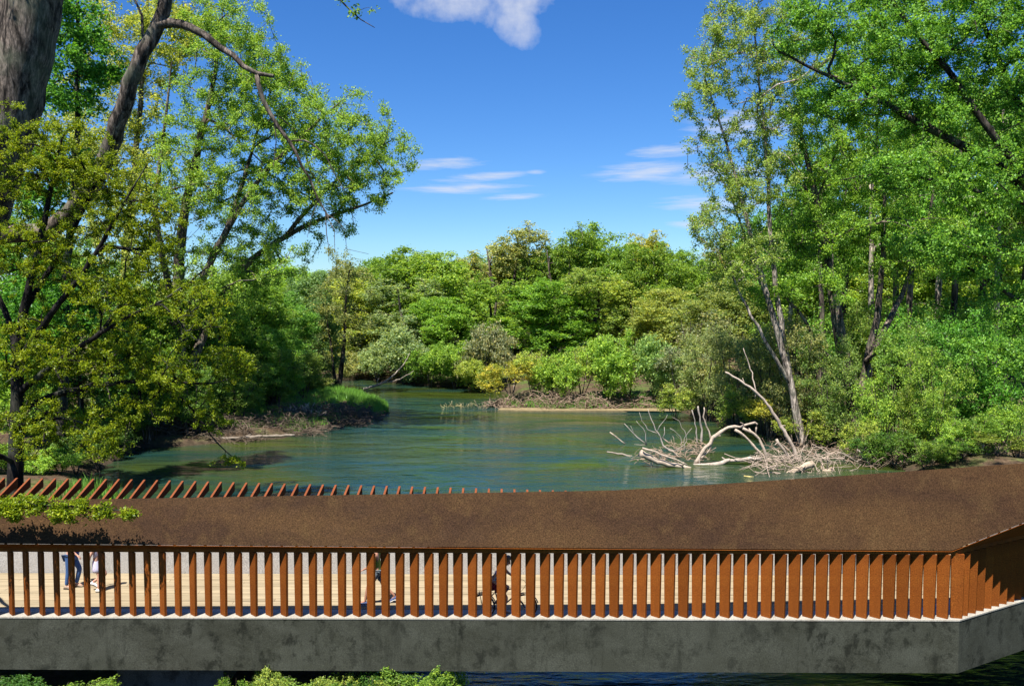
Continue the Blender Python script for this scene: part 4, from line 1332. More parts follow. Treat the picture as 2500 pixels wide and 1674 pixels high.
# ---- grass on the left point and along the banks
def grass():
    rng = np.random.default_rng(5)
    pts = []
    for _ in range(9000):
        px, py = rng.uniform(770, 950), rng.uniform(960, 1010)
        edge = 12 * math.sin(px * 0.11) + 7 * math.sin(px * 0.31 + 1)
        if (px - 780) / 166 * 30 + 956 > py + 12 + edge * 0.3 or py > 984 + (px - 780) * 0.14 + edge * 0.6:
            continue
        dens = 0.5 + 0.5 * math.sin(px * 0.17 + 2 * math.sin(py * 0.3)) * math.sin(py * 0.5 + px * 0.05)
        if rng.random() > 0.25 + 0.75 * dens:
            continue
        p = W(px, py, 0.5)
        pts.append((p[0], p[1], rng.uniform(0.2, 0.5) + 0.45 * dens * rng.random()))
    for _ in range(2600):
        p = (rng.uniform(-24, -13), rng.uniform(40, 58))
        pts.append((p[0], p[1], rng.uniform(0.3, 0.8)))
    for _ in range(5200):
        p = W(rng.uniform(1930, 2500), rng.uniform(1045, 1120), 0.5)
        pts.append((p[0], p[1], rng.uniform(0.15, 0.45)))
    for _ in range(4200):
        p = W(rng.uniform(520, 830), rng.uniform(965, 1045), 0.5)
        pts.append((p[0], p[1], rng.uniform(0.15, 0.6)))
    for _ in range(2500):
        p = W(rng.uniform(1230, 1680), rng.uniform(975, 992), 0.5)
        pts.append((p[0], p[1], rng.uniform(0.15, 0.5)))
    pts = np.array(pts)
    g = ground_h(pts[:, 0], pts[:, 1])
    ok = g > 0.12
    pts, g = pts[ok], g[ok]
    V, T = [], []
    for (x, y, h), z in zip(pts, g):
        for k in range(3):
            a = rng.uniform(0, 6.28)
            c, s = math.cos(a), math.sin(a)
            ox, oy = rng.normal(0, 0.08, 2)
            lx, ly = rng.normal(0, 0.22 * h, 2)
            n = len(V)
            w = 0.03
            V += [(x + ox - c * w, y + oy - s * w, z - 0.05), (x + ox + c * w, y + oy + s * w, z - 0.05), (x + ox + lx, y + oy + ly, z + h * rng.uniform(0.7, 1.1))]
            T.append((n, n + 1, n + 2))
    me = mesh_np('bank_grass', V, [T], M['grass'], False, np.random.default_rng(2).normal(0, 0.5, len(T)))
    o = add('bank_grass', me, None, (0.085, 0.19, 0.02))
    tag(o, 'fresh green grass on the left point and banks', 'grass', kind='stuff')


grass()

# ---------------------------------------------------------------- driftwood, snags and brush
DRIFT = (0.40, 0.32, 0.25)
GREY = (0.30, 0.25, 0.205)


def crop8(x, y):
    return 1450 + x / 3.346, 1000 + y / 3.346


def wood_piece(name, label, stems, color, D=None, cat='log', group=None, k=8, mat='drift', seg=0.35):
    """one piece of dead timber: stems are (list of photo pixels, start and end radius); depth from where it meets the water"""
    mb = MB()
    first = None
    rng = np.random.default_rng(abs(hash(label)) % 1000 if False else len(label) * 7)
    for pts, r0, r1 in stems:
        w = [P(p[0], p[1], D + (p[2] if len(p) > 2 else 0)) for p in pts]
        path = smooth_path(w, seg)
        path[1:-1] += rng.normal(0, 0.03, (len(path) - 2, 3))
        r = np.linspace(r0, r1, len(path)) * rng.uniform(0.82, 1.18, len(path))
        mb.tube(path, r, k if r0 > 0.06 else 5)
        for _ in range(int(r0 > 0.1) * 3):       # broken side stubs
            m = int(rng.integers(1, len(path) - 1))
            d = rng.normal(0, 1, 3) + np.array((0, 0, 0.7))
            d *= rng.uniform(0.25, 0.7) / np.linalg.norm(d)
            mb.tube([path[m], path[m] + d * 0.5 + rng.normal(0, 0.03, 3), path[m] + d], [r[m] * 0.45, r[m] * 0.35, r[m] * 0.22], 5)
        if first is None:
            first = path[0]
    base = np.array((first[0], first[1], 0.0))
    for v in mb.v:
        v -= base
    o = mb.build(name, M[mat], None, True, color, base)
    return tag(o, label, cat, group)


def c8(*pts):
    return [crop8(*p[:2]) + tuple(p[2:]) for p in pts]


DL = float(W(1640, 1140)[1])
wood_piece('driftwood_log', 'thick bleached log with a broken end lying in the water left of the driftwood arch', [(c8((380, 352), (450, 392), (520, 422), (700, 462), (860, 508)), 0.24, 0.13)], DRIFT, DL, group='driftwood logs', k=10)
wood_piece('driftwood_log', 'thin pale pole lying across the thick bleached log', [(c8((396, 312, -.3), (500, 345, -.3), (640, 395, -.3), (760, 450, -.3)), 0.07, 0.05)], DRIFT, DL, group='driftwood logs')
wood_piece('driftwood_log', 'long grey log lying on the water between the arch feet', [(c8((815, 460), (960, 447), (1050, 430), (1112, 408)), 0.17, 0.13), (c8((1112, 414), (1230, 405), (1370, 396)), 0.12, 0.10)], (0.36, 0.30, 0.25), DL + 1.0, group='driftwood logs', k=9)
wood_piece('driftwood_branch', 'bleached branch arching high out of the water', [(c8((825, 440), (900, 330), (1000, 202), (1100, 146), (1200, 137), (1318, 104)), 0.15, 0.075), (c8((1316, 106), (1335, 112), (1322, 195)), 0.07, 0.05), (c8((850, 400), (940, 330), (950, 220), (905, 90), (900, -20)), 0.07, 0.04),
            (c8((1215, 150), (1318, 202), (1372, 275), (1405, 370), (1418, 540)), 0.10, 0.08), (c8((1150, 160), (1262, 242), (1345, 345), (1430, 412), (1520, 505)), 0.09, 0.06), (c8((1265, 150), (1290, 190), (1330, 215)), 0.05, 0.03)], DRIFT, DL + 1.2, 'branch')
wood_piece('leaning_dead_tree', 'long pale dead trunk leaning up left out of the right-hand brush pile', [([(1955, 1134), (1935, 1090), (1907, 1040), (1872, 985), (1847, 958), (1800, 925), (1771, 908)], 0.14, 0.06), ([(1847, 958, 0), (1832, 900, 0.5), (1815, 850, 0.5)], 0.05, 0.03)], (0.40, 0.32, 0.26), DL + 2.4, 'trunk')
wood_piece('leaning_dead_tree', 'shorter pale dead trunk leaning left beside the long one', [(c8((1645, 470), (1560, 345), (1490, 240)), 0.14, 0.09)], (0.38, 0.31, 0.25), DL + 1.8, 'trunk')
wood_piece('driftwood_log', 'thick pale log at the front of the right-hand brush pile', [(c8((1480, 572), (1560, 545), (1650, 500), (1790, 438)), 0.20, 0.22)], (0.38, 0.30, 0.22), DL - 1.5, group='driftwood logs', k=9)
wood_piece('driftwood_log', 'cut pale log lying right of the brush pile close to the canopy edge', [(c8((1775, 545), (1860, 515), (1955, 485)), 0.12, 0.20)], (0.42, 0.32, 0.23), DL - 1.0, group='driftwood logs', k=9)
wood_piece('floating_stick', 'thin stick sticking out of the water left of the dead shrub', [(c8((130, 182), (255, 280)), 0.045, 0.05)], DRIFT, float(W(1526, 1084)[1]), 'stick')
wood_piece('floating_stick', 'long thin stick floating left of the thick bleached log', [(c8((105, 343), (230, 365), (345, 392)), 0.05, 0.09)], GREY, float(W(1530, 1112)[1]), 'stick')
wood_piece('floating_stick', 'small pale stick floating in front of the driftwood arch', [(c8((1225, 540), (1305, 550)), 0.05, 0.05)], (0.5, 0.4, 0.15), float(W(1828, 1163)[1]), 'stick')
wood_piece('dead_shrub', 'bare grey dead shrub rising from the water behind the bleached logs', [(c8((700, 400), (640, 340), (560, 290), (555, 245), (520, 185), (470, 80), (440, -10)), 0.07, 0.02), (c8((555, 245), (580, 190), (575, 140)), 0.03, 0.015), (c8((530, 195), (440, 160), (380, 60), (370, 20)), 0.03, 0.012), (c8((515, 180), (560, 100), (600, 40)), 0.025, 0.01),
            (c8((640, 340), (720, 300), (690, 200), (620, 150)), 0.03, 0.012), (c8((430, 290), (420, 190), (345, 90)), 0.03, 0.012), (c8((425, 280), (330, 200), (248, 112)), 0.045, 0.02), (c8((330, 200), (300, 130)), 0.02, 0.01), (c8((430, 285), (330, 282)), 0.02, 0.012),
            (c8((700, 310), (760, 250), (700, 100), (640, 60)), 0.03, 0.012), (c8((740, 350), (740, 230), (800, 150)), 0.03, 0.012)], (0.36, 0.31, 0.26), DL + 3.2, 'shrub')
wood_piece('sapling_stems', 'two slender dappled stems standing in the water behind the driftwood arch', [(c8((878, 290), (880, 200), (870, 90), (850, -30)), 0.09, 0.05), (c8((860, 295), (838, 220), (830, 120), (800, 0)), 0.06, 0.035)], (0.30, 0.26, 0.22), DL + 6, 'tree')
wood_piece('snag', 'pale broken snag leaning over the dark water right of the brush pile', [(c8((2300, 505), (2245, 440), (2200, 385), (2150, 325)), 0.13, 0.06), (c8((2205, 390), (2150, 420), (2060, 365), (1990, 345)), 0.05, 0.03)], GREY, DL + 1.0, 'snag')
wood_piece('snag', 'short white broken branch standing on the right bank just above the canopy', [([(2375, 1130), (2392, 1100), (2405, 1072)], 0.14, 0.10)], (0.62, 0.58, 0.54), float(W(2380, 1120)[1]) - 3, 'snag')
wood_piece('fallen_branch', 'dead branch leaning into the water at the far river bend', [([(888, 950), (930, 937), (955, 920), (985, 890), (1000, 862)], 0.16, 0.04), ([(930, 937), (975, 925), (1010, 905)], 0.07, 0.03), ([(920, 938), (925, 922)], 0.06, 0.04)], GREY, float(W(888, 952)[1]), 'branch')
wood_piece('fallen_log', 'long dark fallen trunk along the waterline of the left point', [([(400, 1082), (520, 1072), (620, 1066), (720, 1062)], 0.14, 0.10)], (0.20, 0.165, 0.13), float(W(560, 1078)[1]), 'trunk')


def brush(name, label, regions, color, n, length, rad, seed, up=0.35, hmax=0.8):
    """a heap of tangled dead sticks: regions are (centre x, centre y, half length x, half width y, base height)"""
    rng = np.random.default_rng(seed)
    mb = MB()
    base = np.array((regions[0][0], regions[0][1], 0.0))
    wts = np.array([r[2] * r[3] for r in regions])
    for i in range(n):
        x, y, hx, hy, z0 = regions[rng.choice(len(regions), p=wts / wts.sum())]
        a, b = rng.uniform(-1, 1, 2)
        cx, cyy = x + a * hx, y + b * hy
        g = max(H(cx, cyy), 0.0) if z0 is None else z0
        c = np.array((cx, cyy, g + rng.uniform(0, hmax) * (1 - 0.7 * max(abs(a), abs(b))))) - base
        L = length * rng.uniform(0.4, 1.3)
        th = rng.uniform(0, 6.28)
        d = np.array((math.cos(th), math.sin(th) * 0.6, rng.normal(0, up)))
        d /= np.linalg.norm(d)
        k = rng.normal(0, 0.13, (2, 3)) * L
        p = smooth_path([c - d * L / 2, c - d * L / 6 + k[0], c + d * L / 6 + k[1], c + d * L / 2], L / 5)
        r = rad * rng.uniform(0.5, 1.5)
        mb.tube(p, np.linspace(r, r * 0.4, len(p)), 4)
    o = mb.build(name, M['drift'], None, True, color, base)
    return tag(o, label, 'brush', kind='stuff')


def reg(px, py, hx, hy, z=None):
    p = W(px, py, 0.15)
    return (p[0], p[1], hx, hy, z)


brush('brush_pile', 'tangled heap of pale sticks at the foot of the leaning trunks', [reg(1940, 1140, 3.2, 1.6, 0.05), reg(1990, 1118, 3.6, 1.2, 0.1)], (0.34, 0.265, 0.21), 150, 2.1, 0.026, 3, hmax=0.9)
brush('brush_pile', 'small tangle of twigs caught on the thick bleached log', [reg(1600, 1128, 1.5, 0.6, 0.1), reg(1655, 1118, 2.0, 1.0, 0.15), reg(1680, 1098, 1.4, 1.0, 0.2)], (0.32, 0.23, 0.165), 120, 1.2, 0.022, 4, hmax=0.9)
brush('brush_pile', 'dark tangle of roots and sticks along the edge of the left point', [reg(640, 1052, 5.5, 2.0), reg(780, 1030, 4.5, 2.0), reg(870, 1020, 3.0, 1.2), reg(520, 1070, 4.0, 1.6)], (0.12, 0.09, 0.065), 1100, 1.6, 0.028, 6, hmax=1.0)
brush('brush_pile', 'pale bleached sticks standing in the brush of the left point', [reg(745, 1030, 1.8, 0.8)], (0.42, 0.35, 0.28), 60, 1.3, 0.035, 7, up=0.9, hmax=0.8)
brush('brush_pile', 'brown line of drift sticks along the gravel bar', [reg(1240, 990, 2.6, 1.2), reg(1330, 992, 4.0, 1.3), reg(1440, 993, 4.5, 1.3), reg(1550, 993, 4.5, 1.2)], (0.24, 0.175, 0.125), 420, 2.0, 0.035, 8, hmax=0.9)
brush('brush_pile', 'brown sticks and roots littering the right bank', [reg(2060, 1095, 5, 2), reg(2250, 1125, 5, 2.4), reg(2400, 1135, 5, 2.4), reg(2010, 1060, 4, 3)], (0.20, 0.145, 0.105), 700, 1.7, 0.028, 9, hmax=0.6)
brush('brush_pile', 'thin pale reeds breaking the surface left of the gravel bar', [reg(1110, 990, 1.6, 0.5, 0.0), reg(1160, 990, 1.3, 0.4, 0.0)], (0.34, 0.29, 0.14), 34, 0.9, 0.03, 10, up=1.6, hmax=0.3)

# sand strip of the gravel bar
mb = MB()
pts = [W(x, y, 0.12)[:2] for x, y in [(1215, 999), (1300, 1002), (1450, 1002.5), (1600, 1002), (1680, 1004), (1680, 996), (1600, 995), (1450, 995.5), (1330, 995), (1225, 994)]]
n = len(pts)
mb.prism([tuple(p) for p in pts], -0.3, [0.10 + 0.03 * (i % 3) for i in range(n)])
sand = mb.build('gravel_bar', M['sand'])
tag(sand, 'pale sandy edge of the gravel bar across the river', kind='structure')

# ---------------------------------------------------------------- people and the bicycle
def skin_obj(name, joints, edges, mat, parent, root=0, sub=2):
    """a continuous surface grown over a joint graph: joints {key: (pos, radius)}"""
    bm = bmesh.new()
    lay = bm.verts.layers.skin.verify()
    vs_ = {}
    for i, (k, (p, r)) in enumerate(joints.items()):
        v = bm.verts.new(p)
        rr = r if hasattr(r, '__len__') else (r, r)
        v[lay].radius = rr
        v[lay].use_root = (i == root)
        vs_[k] = v
    for a, b in edges:
        bm.edges.new((vs_[a], vs_[b]))
    me = bpy.data.meshes.new(name)
    bm.to_mesh(me)
    bm.free()
    tmp = link(bpy.data.objects.new('tmp', me))
    sk = tmp.modifiers.new('skin', 'SKIN')
    sk.use_smooth_shade = True
    sk.branch_smoothing = 0.6
    tmp.modifiers.new('sub', 'SUBSURF').levels = sub
    dg = bpy.context.evaluated_depsgraph_get()
    ev = tmp.evaluated_get(dg)
    out = bpy.data.meshes.new_from_object(ev)
    out.name = name
    bpy.data.objects.remove(tmp)
    bpy.data.meshes.remove(me)
    out.materials.clear()
    out.materials.append(M[mat])
    out.polygons.foreach_set('use_smooth', np.ones(len(out.polygons), bool))
    return add(name, out, parent)


def lerp(a, b, t):
    return tuple(a[i] + (b[i] - a[i]) * t for i in range(3))


def figure(name, label, loc, rz, scale, pose, skin, hair, clothes):
    """one person facing local +X. pose gives pelvis, chest, head and limb points"""
    r = empty(name, loc, label, 'person', 'people on the bridge', rz)
    r.scale = (scale,) * 3
    J = {}
    E = []

    def put(k, p, rad, to=None):
        J[k] = (tuple(p), rad)
        if to:
            E.append((to, k))
    pv, ch, hd = pose['pelvis'], pose['chest'], pose['head']
    put('pelvis', pv, (0.15, 0.11))
    put('waist', lerp(pv, ch, 0.45), (0.13, 0.095), 'pelvis')
    put('chest', ch, (0.155, 0.11), 'waist')
    nk = lerp(ch, hd, 0.52)
    put('neck', nk, 0.055, 'chest')
    up = np.array(hd) - np.array(nk)
    up /= np.linalg.norm(up)
    fw = np.array(pose.get('look', (1, 0, 0)), float)
    fw -= up * (fw @ up)
    fw /= np.linalg.norm(fw)
    h = np.array(hd)
    put('jaw', h - up * 0.07 + fw * 0.02, 0.066, 'neck')
    put('skull', h + up * 0.02, 0.098, 'jaw')
    put('crown', h + up * 0.085 - fw * 0.01, 0.07, 'skull')
    put('nose', h - up * 0.012 + fw * 0.112, 0.013, 'skull')
    for s, sd in ((1, 'l'), (-1, 'r')):
        sh, el, wr = pose['arm_' + sd]
        put('sh' + sd, sh, 0.055, 'chest')
        put('ua' + sd, lerp(sh, el, 0.45), 0.047, 'sh' + sd)
        put('el' + sd, el, 0.040, 'ua' + sd)
        put('wr' + sd, wr, 0.027, 'el' + sd)
        d = np.array(wr) - np.array(el)
        d /= np.linalg.norm(d)
        pm = np.array(wr) + d * 0.05
        put('pm' + sd, pm, (0.036, 0.02), 'wr' + sd)
        sdv = np.cross(d, (0, 0, 1.0)) if abs(d[2]) < 0.9 else np.array((1.0, 0, 0))
        sdv /= np.linalg.norm(sdv)
        crl = np.cross(sdv, d)
        if crl[2] > 0:
            crl = -crl
        for f, (o, L) in enumerate(((-0.028, 0.070), (-0.010, 0.082), (0.010, 0.078), (0.028, 0.060))):
            k1 = pm + d * 0.035 + sdv * o
            put(f'k{f}{sd}', k1, 0.0095, 'pm' + sd)
            put(f'm{f}{sd}', k1 + d * L * 0.5 + crl * 0.012, 0.0085, f'k{f}{sd}')
            put(f't{f}{sd}', k1 + d * L * 0.8 + crl * 0.040, 0.007, f'm{f}{sd}')
        tb = pm - d * 0.01 + sdv * 0.036
        put('tb' + sd, tb, 0.011, 'pm' + sd)
        put('tt' + sd, tb + d * 0.045 + sdv * 0.018 + crl * 0.01, 0.0085, 'tb' + sd)
        hp, kn, an, toe = pose['leg_' + sd]
        put('hp' + sd, hp, 0.088, 'pelvis')
        put('th' + sd, lerp(hp, kn, 0.4), 0.076, 'hp' + sd)
        put('kn' + sd, kn, 0.053, 'th' + sd)
        put('cf' + sd, lerp(kn, an, 0.35), 0.052, 'kn' + sd)
        put('an' + sd, an, 0.034, 'cf' + sd)
        put('ft' + sd, toe, (0.036, 0.024), 'an' + sd)
    skin_obj('body', J, E, skin, r)

    def sub_graph(keys, grow_, extra=None):
        jj = {}
        for k in keys:
            p, rr = J[k]
            g = grow_ if not isinstance(grow_, dict) else grow_.get(k, grow_['*'])
            jj[k] = (p, tuple(x + g for x in rr) if hasattr(rr, '__len__') else rr + g)
        for k, p, rad, to in (extra or []):
            jj[k] = (p, rad)
        ee = [(a, b) for a, b in E if a in jj and b in jj] + [(to, k) for k, p, rad, to in (extra or [])]
        return jj, ee
    for part, mat, keys, g, extra in clothes(J):
        jj, ee = sub_graph(keys, g, extra)
        skin_obj(part, jj, ee, mat, r)
    # hair, eyes, mouth, ears
    sv = np.cross(up, fw)
    hm = MB()
    hm.ball((0, 0, 0), 1.0, 14, 10)
    V = hm.v[0]
    B = np.stack((fw, sv, up), 0)
    keep = V.copy()
    q = keep @ np.diag((0.118, 0.108, 0.125))
    front = (V[:, 0] > 0.35) & (V[:, 2] < 0.45)
    q[front] *= 0.55
    low = V[:, 2] < -0.55
    q[low] *= 0.75
    hm.v[0] = q @ B + (h + up * 0.045 - fw * 0.022)
    hm.build('hair', M[hair], r, True)
    for s in (1, -1):
        MB().ball(h + up * 0.012 + fw * 0.088 + sv * s * 0.034, 0.011, 8, 6).build('eye', M['eye'], r, True)
        MB().ball(h - up * 0.015 - fw * 0.005 + sv * s * 0.098, (0.02, 0.012, 0.03), 8, 6).build('ear', M[skin], r, True)
    MB().ball(h - up * 0.062 + fw * 0.080, (0.012, 0.024, 0.008), 8, 6).build('mouth', M['lips'], r, True)
    return r


def shoe(parent, ankle, toe, mat, sole='black'):
    a, t = np.array(ankle), np.array(toe)
    d = t - a
    d[2] = 0
    d /= np.linalg.norm(d)
    dz = t[2] - (a[2] - 0.055)
    s = np.array((-d[1], d[0], 0))
    mb = MB()
    rings = [(-0.075, 0.030, 0.055), (-0.04, 0.042, 0.085), (0.03, 0.042, 0.082), (0.09, 0.046, 0.055), (0.15, 0.047, 0.045), (0.185, 0.03, 0.032)]
    V, q = [], []
    for k, (u, w, hh) in enumerate(rings):
        c = a + d * u + np.array((0, 0, -0.085 + dz * max(0, u) / 0.15))
        for f, g in ((-1, 0), (1, 0), (0.9, 0.6), (0.5, 1), (-0.5, 1), (-0.9, 0.6)):
            V.append(c + s * w * f + np.array((0, 0, hh * g)))
    for k in range(len(rings) - 1):
        for j in range(6):
            q.append((k * 6 + j, k * 6 + (j + 1) % 6, (k + 1) * 6 + (j + 1) % 6, (k + 1) * 6 + j))
    e = (len(rings) - 1) * 6
    t_ = [(0, j + 1, j) for j in range(1, 5)] + [(e, e + j, e + j + 1) for j in range(1, 5)]
    o = mb.put(V, q, t_).build('shoe', M[mat], parent, True)
    mb = MB()
    V2 = []
    for k, (u, w, hh) in enumerate(rings):
        c = a + d * u + np.array((0, 0, -0.100 + dz * max(0, u) / 0.15))
        for f, g in ((-1.05, 0), (1.05, 0), (1.05, 0.02), (-1.05, 0.02)):
            V2.append(c + s * w * f + np.array((0, 0, g)))
    q2 = [(k * 4 + j, k * 4 + (j + 1) % 4, (k + 1) * 4 + (j + 1) % 4, (k + 1) * 4 + j) for k in range(len(rings) - 1) for j in range(4)]
    e = (len(rings) - 1) * 4
    mb.put(V2, q2 + [(0, 3, 2, 1), (e, e + 1, e + 2, e + 3)]).build('sole', M[sole], o)


LEGS = ['pelvis', 'hpl', 'thl', 'knl', 'cfl', 'anl', 'hpr', 'thr', 'knr', 'cfr', 'anr']
SHORTS = ['pelvis', 'hpl', 'thl', 'hpr', 'thr']
TOP = ['waist', 'pelvis', 'chest', 'shl', 'ual', 'shr', 'uar']
LONGTOP = TOP + ['ell', 'elr']


def on_floor(px, py):
    p = W(px, py, Z_FLOOR)
    return (float(p[0]), float(p[1]), Z_FLOOR)


# person in jeans
pj = {'pelvis': (0, 0, 0.95), 'chest': (0.03, 0, 1.30), 'head': (0.06, 0, 1.62), 'arm_l': ((0.03, 0.19, 1.40), (-0.08, 0.24, 1.14), (0.04, 0.25, 0.92)), 'arm_r': ((0.03, -0.19, 1.40), (0.12, -0.24, 1.15), (0.30, -0.22, 1.00)),
      'leg_l': ((0, 0.09, 0.90), (0.20, 0.10, 0.52), (0.10, 0.10, 0.10), (0.25, 0.11, 0.03)), 'leg_r': ((0, -0.09, 0.90), (-0.02, -0.10, 0.48), (-0.08, -0.10, 0.10), (0.06, -0.11, 0.03))}
o = figure('person', 'person in blue jeans and tan shoes walking behind the slats at the far left', on_floor(174, 1434), 0.0, 1.06, pj, 'skin', 'hair_brown',
           lambda J: [('jeans', 'denim', LEGS, 0.016, None), ('shirt', 'shirt_grey', LONGTOP, 0.016, None)])
shoe(o, pj['leg_l'][2], pj['leg_l'][3], 'shoe_tan')
shoe(o, pj['leg_r'][2], pj['leg_r'][3], 'shoe_tan')

# woman in a spotted dress
pw = {'pelvis': (0, 0, 0.92), 'chest': (0.02, 0, 1.24), 'head': (0.05, 0, 1.54), 'arm_l': ((0.02, 0.16, 1.33), (-0.06, 0.20, 1.08), (-0.12, 0.21, 0.86)), 'arm_r': ((0.02, -0.16, 1.33), (-0.1, -0.21, 1.09), (-0.14, -0.21, 0.86)),
      'leg_l': ((0, 0.08, 0.88), (0.22, 0.08, 0.48), (-0.16, 0.08, 0.26), (-0.10, 0.08, 0.13)), 'leg_r': ((0, -0.08, 0.88), (0.10, -0.08, 0.48), (0.07, -0.08, 0.10), (0.20, -0.08, 0.03))}


def dress(J):
    return [('dress', 'dress', ['waist', 'pelvis', 'chest', 'shl', 'shr'], 0.012, [('skirt', (0.02, 0, 0.74), (0.19, 0.15), 'pelvis'), ('hem', (0.04, 0, 0.53), (0.215, 0.17), 'skirt')])]


o = figure('person', 'person in a pale lilac dress with red spots walking behind the slats at the left', on_floor(238, 1442), 0.0, 1.0, pw, 'skin', 'hair_dark', dress)
shoe(o, pw['leg_l'][2], pw['leg_l'][3], 'shoe_white')
shoe(o, pw['leg_r'][2], pw['leg_r'][3], 'shoe_white')

# man in green shirt and grey shorts, walking left
pg = {'pelvis': (0, 0, 0.94), 'chest': (0.04, 0, 1.29), 'head': (0.08, 0, 1.61), 'arm_l': ((0.04, 0.20, 1.39), (0.15, 0.25, 1.13), (0.34, 0.22, 1.02)), 'arm_r': ((0.04, -0.20, 1.39), (-0.12, -0.26, 1.15), (-0.10, -0.27, 0.90)),
      'leg_l': ((0, 0.09, 0.89), (0.24, 0.09, 0.53), (0.33, 0.09, 0.10), (0.48, 0.10, 0.05)), 'leg_r': ((0, -0.09, 0.89), (-0.14, -0.09, 0.50), (-0.46, -0.09, 0.19), (-0.36, -0.10, 0.05))}
o = figure('person', 'person in a green shirt and grey-blue shorts striding left behind the slats', on_floor(922, 1473), math.pi, 1.03, pg, 'skin_dark', 'hair_dark',
           lambda J: [('shorts', 'shorts_grey', SHORTS, 0.026, [('knl2', lerp(J['thl'][0], J['knl'][0], 0.62), 0.092, 'thl'), ('knr2', lerp(J['thr'][0], J['knr'][0], 0.62), 0.092, 'thr')]), ('shirt', 'shirt_green', TOP, 0.03, None)])
shoe(o, pg['leg_l'][2], pg['leg_l'][3], 'shoe_navy', 'shoe_white')
shoe(o, pg['leg_r'][2], pg['leg_r'][3], 'shoe_navy', 'shoe_white')

# bicycle close behind the slats, and its rider
BD = 22.62
rear, frontw = P(1178, 1500, BD), P(1281, 1500, BD)
BX = float((rear[0] + frontw[0]) / 2)
WB = float(frontw[0] - rear[0])
R_ = 0.345
bike = empty('bicycle', (BX, BD, Z_FLOOR), 'dark blue bicycle with grey mudguards ridden to the right behind the slats', 'bicycle')
hx = WB / 2


def circle(c, r, n=28, a0=0.0, a1=2 * math.pi):
    return [(c[0] + r * math.cos(a), c[1], c[2] + r * math.sin(a)) for a in np.linspace(a0, a1, n)]


for sx in (-hx, hx):
    c = (sx, 0, R_)
    wl = MB().tube(circle(c, R_ - 0.018), 0.018, 8, False).build('wheel', M['black'], bike, True)
    MB().tube(circle(c, R_ - 0.043), 0.010, 6, False).build('rim', M['metal'], wl, True)
    sp = MB()
    for k in range(16):
        a = k * 2 * math.pi / 16
        sp.tube([(sx, 0.02 * (-1) ** k, R_), (sx + (R_ - 0.045) * math.cos(a), 0, R_ + (R_ - 0.045) * math.sin(a))], 0.0022, 3)
    sp.build('spokes', M['metal'], wl)
    MB().tube([(sx, -0.05, R_), (sx, 0.05, R_)], 0.02, 8).build('hub', M['metal'], wl, True)
    MB().tube(circle(c, R_ + 0.022, 20, math.radians(15), math.radians(190 if sx < 0 else 150)), 0.017, 6).build('mudguard', M['fender'], bike, True)
fr = MB()
bb, st, hd, hl = (-0.10, 0, 0.28), (-0.24, 0, 0.80), (0.36, 0, 0.86), (0.39, 0, 0.72)
for a, b, rr in ((bb, st, 0.017), (bb, hl, 0.019), ((-0.22, 0, 0.72), hd, 0.017), (hd, hl, 0.02)):
    fr.tube([a, b], rr, 8)
for s in (-0.055, 0.055):
    fr.tube([(bb[0], s * 0.6, bb[2]), (-hx, s, R_)], 0.010, 6)
    fr.tube([(-0.225, s * 0.4, 0.74), (-hx, s, R_)], 0.009, 6)
    fr.tube([(0.40, s * 0.8, 0.70), (0.45, s, 0.5), (hx, s, R_)], 0.012, 6)
fr.build('frame', M['frame_blue'], bike, True)
sad = MB().ball((-0.28, 0, 0.90), (0.14, 0.075, 0.035), 12, 8)
sad.build('saddle', M['leather'], bike, True)
MB().tube([(-0.235, 0, 0.78), (-0.26, 0, 0.88)], 0.013, 6).build('seat_post', M['metal'], bike, True)
hb = MB().tube([(0.36, 0, 0.86), (0.345, 0, 1.00), (0.38, 0, 1.04)], 0.012, 6)
hb.tube(smooth_path([(0.22, -0.29, 1.02), (0.33, -0.25, 1.06), (0.38, 0, 1.04), (0.33, 0.25, 1.06), (0.22, 0.29, 1.02)], 0.06), 0.012, 6)
hb.build('handlebar', M['metal'], bike, True)
MB().tube(smooth_path([(0.36, -0.02, 1.03), (0.50, -0.06, 1.10), (0.60, -0.04, 0.98), (0.52, -0.02, 0.82), (0.43, -0.01, 0.72)], 0.05), 0.005, 4).build('cable', M['black'], bike, True)
rk = MB()
for s in (-0.06, 0.06):
    rk.tube([(-0.27, s, 0.75), (-0.76, s, 0.755)], 0.006, 5)
    rk.tube([(-0.66, s, 0.75), (-hx, s, R_)], 0.006, 5)
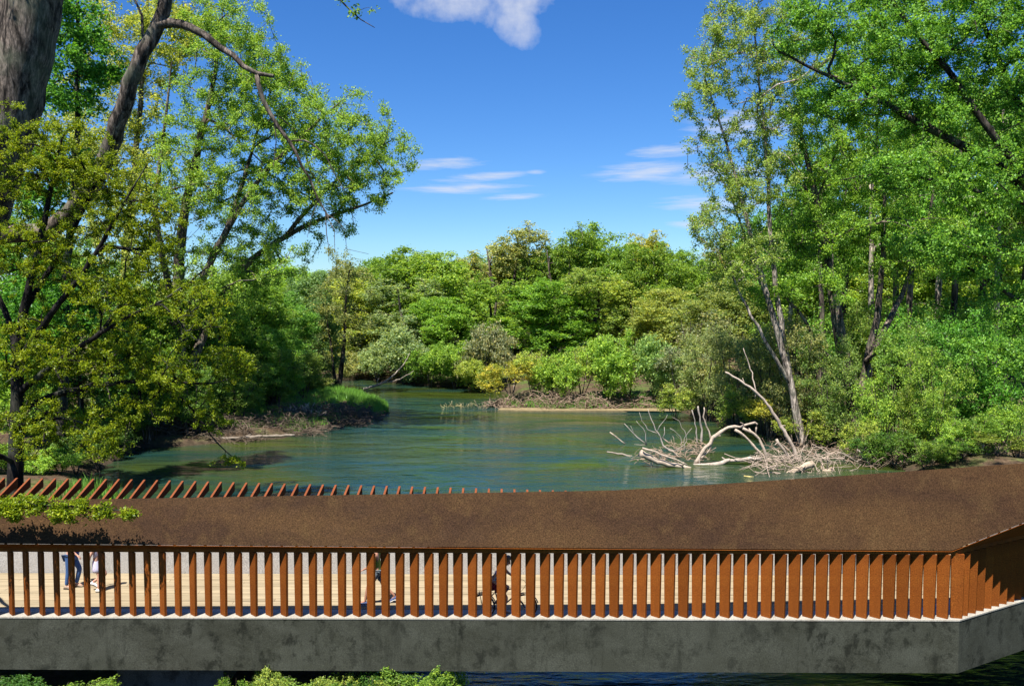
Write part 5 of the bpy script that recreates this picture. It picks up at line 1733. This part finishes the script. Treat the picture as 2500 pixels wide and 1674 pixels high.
for k in range(4):
    rk.tube([(-0.36 - 0.12 * k, -0.06, 0.753), (-0.36 - 0.12 * k, 0.06, 0.753)], 0.005, 5)
rk.build('rack', M['black'], bike, True)
ck = MB()
ck.tube(circle((bb[0], -0.05, bb[2]), 0.09, 20), 0.008, 5, False)
ck.tube([(bb[0], -0.07, bb[2]), (bb[0] + 0.12, -0.07, bb[2] - 0.11)], 0.010, 5)
ck.tube([(bb[0], 0.07, bb[2]), (bb[0] - 0.12, 0.07, bb[2] + 0.11)], 0.010, 5)
ck.build('crank', M['metal'], bike, True)
for s, dx, dz_ in ((-0.12, 0.12, -0.11), (0.12, -0.12, 0.11)):
    MB().box((bb[0] + dx - 0.05, s - 0.045, bb[2] + dz_ - 0.012), (bb[0] + dx + 0.05, s + 0.045, bb[2] + dz_ + 0.012)).build('pedal', M['black'], bike)

pc = {'pelvis': (-0.27, 0, 0.99), 'chest': (-0.09, 0, 1.32), 'head': (0.10, 0, 1.57), 'look': (1, 0, -0.45),
      'arm_l': ((-0.06, 0.19, 1.39), (0.12, 0.25, 1.18), (0.27, 0.29, 1.06)), 'arm_r': ((-0.10, -0.20, 1.38), (-0.34, -0.27, 1.17), (-0.16, -0.24, 1.01)),
      'leg_l': ((-0.25, 0.09, 0.95), (0.14, 0.11, 0.84), (-0.14, 0.12, 0.49), (-0.02, 0.12, 0.43)), 'leg_r': ((-0.25, -0.09, 0.95), (0.08, -0.11, 0.63), (0.0, -0.12, 0.27), (0.12, -0.12, 0.21))}
o = figure('person', 'person in a pale blue patterned shirt and dark red shorts riding the bicycle', (BX, BD, Z_FLOOR), 0.0, 1.0, pc, 'skin', 'hair_fair',
           lambda J: [('shorts', 'shorts_red', SHORTS, 0.022, [('knl2', lerp(J['thl'][0], J['knl'][0], 0.55), 0.085, 'thl'), ('knr2', lerp(J['thr'][0], J['knr'][0], 0.55), 0.085, 'thr')]), ('shirt', 'shirt_dash', TOP, 0.024, None)])
shoe(o, pc['leg_l'][2], pc['leg_l'][3], 'shoe_tan')
shoe(o, pc['leg_r'][2], pc['leg_r'][3], 'shoe_tan')
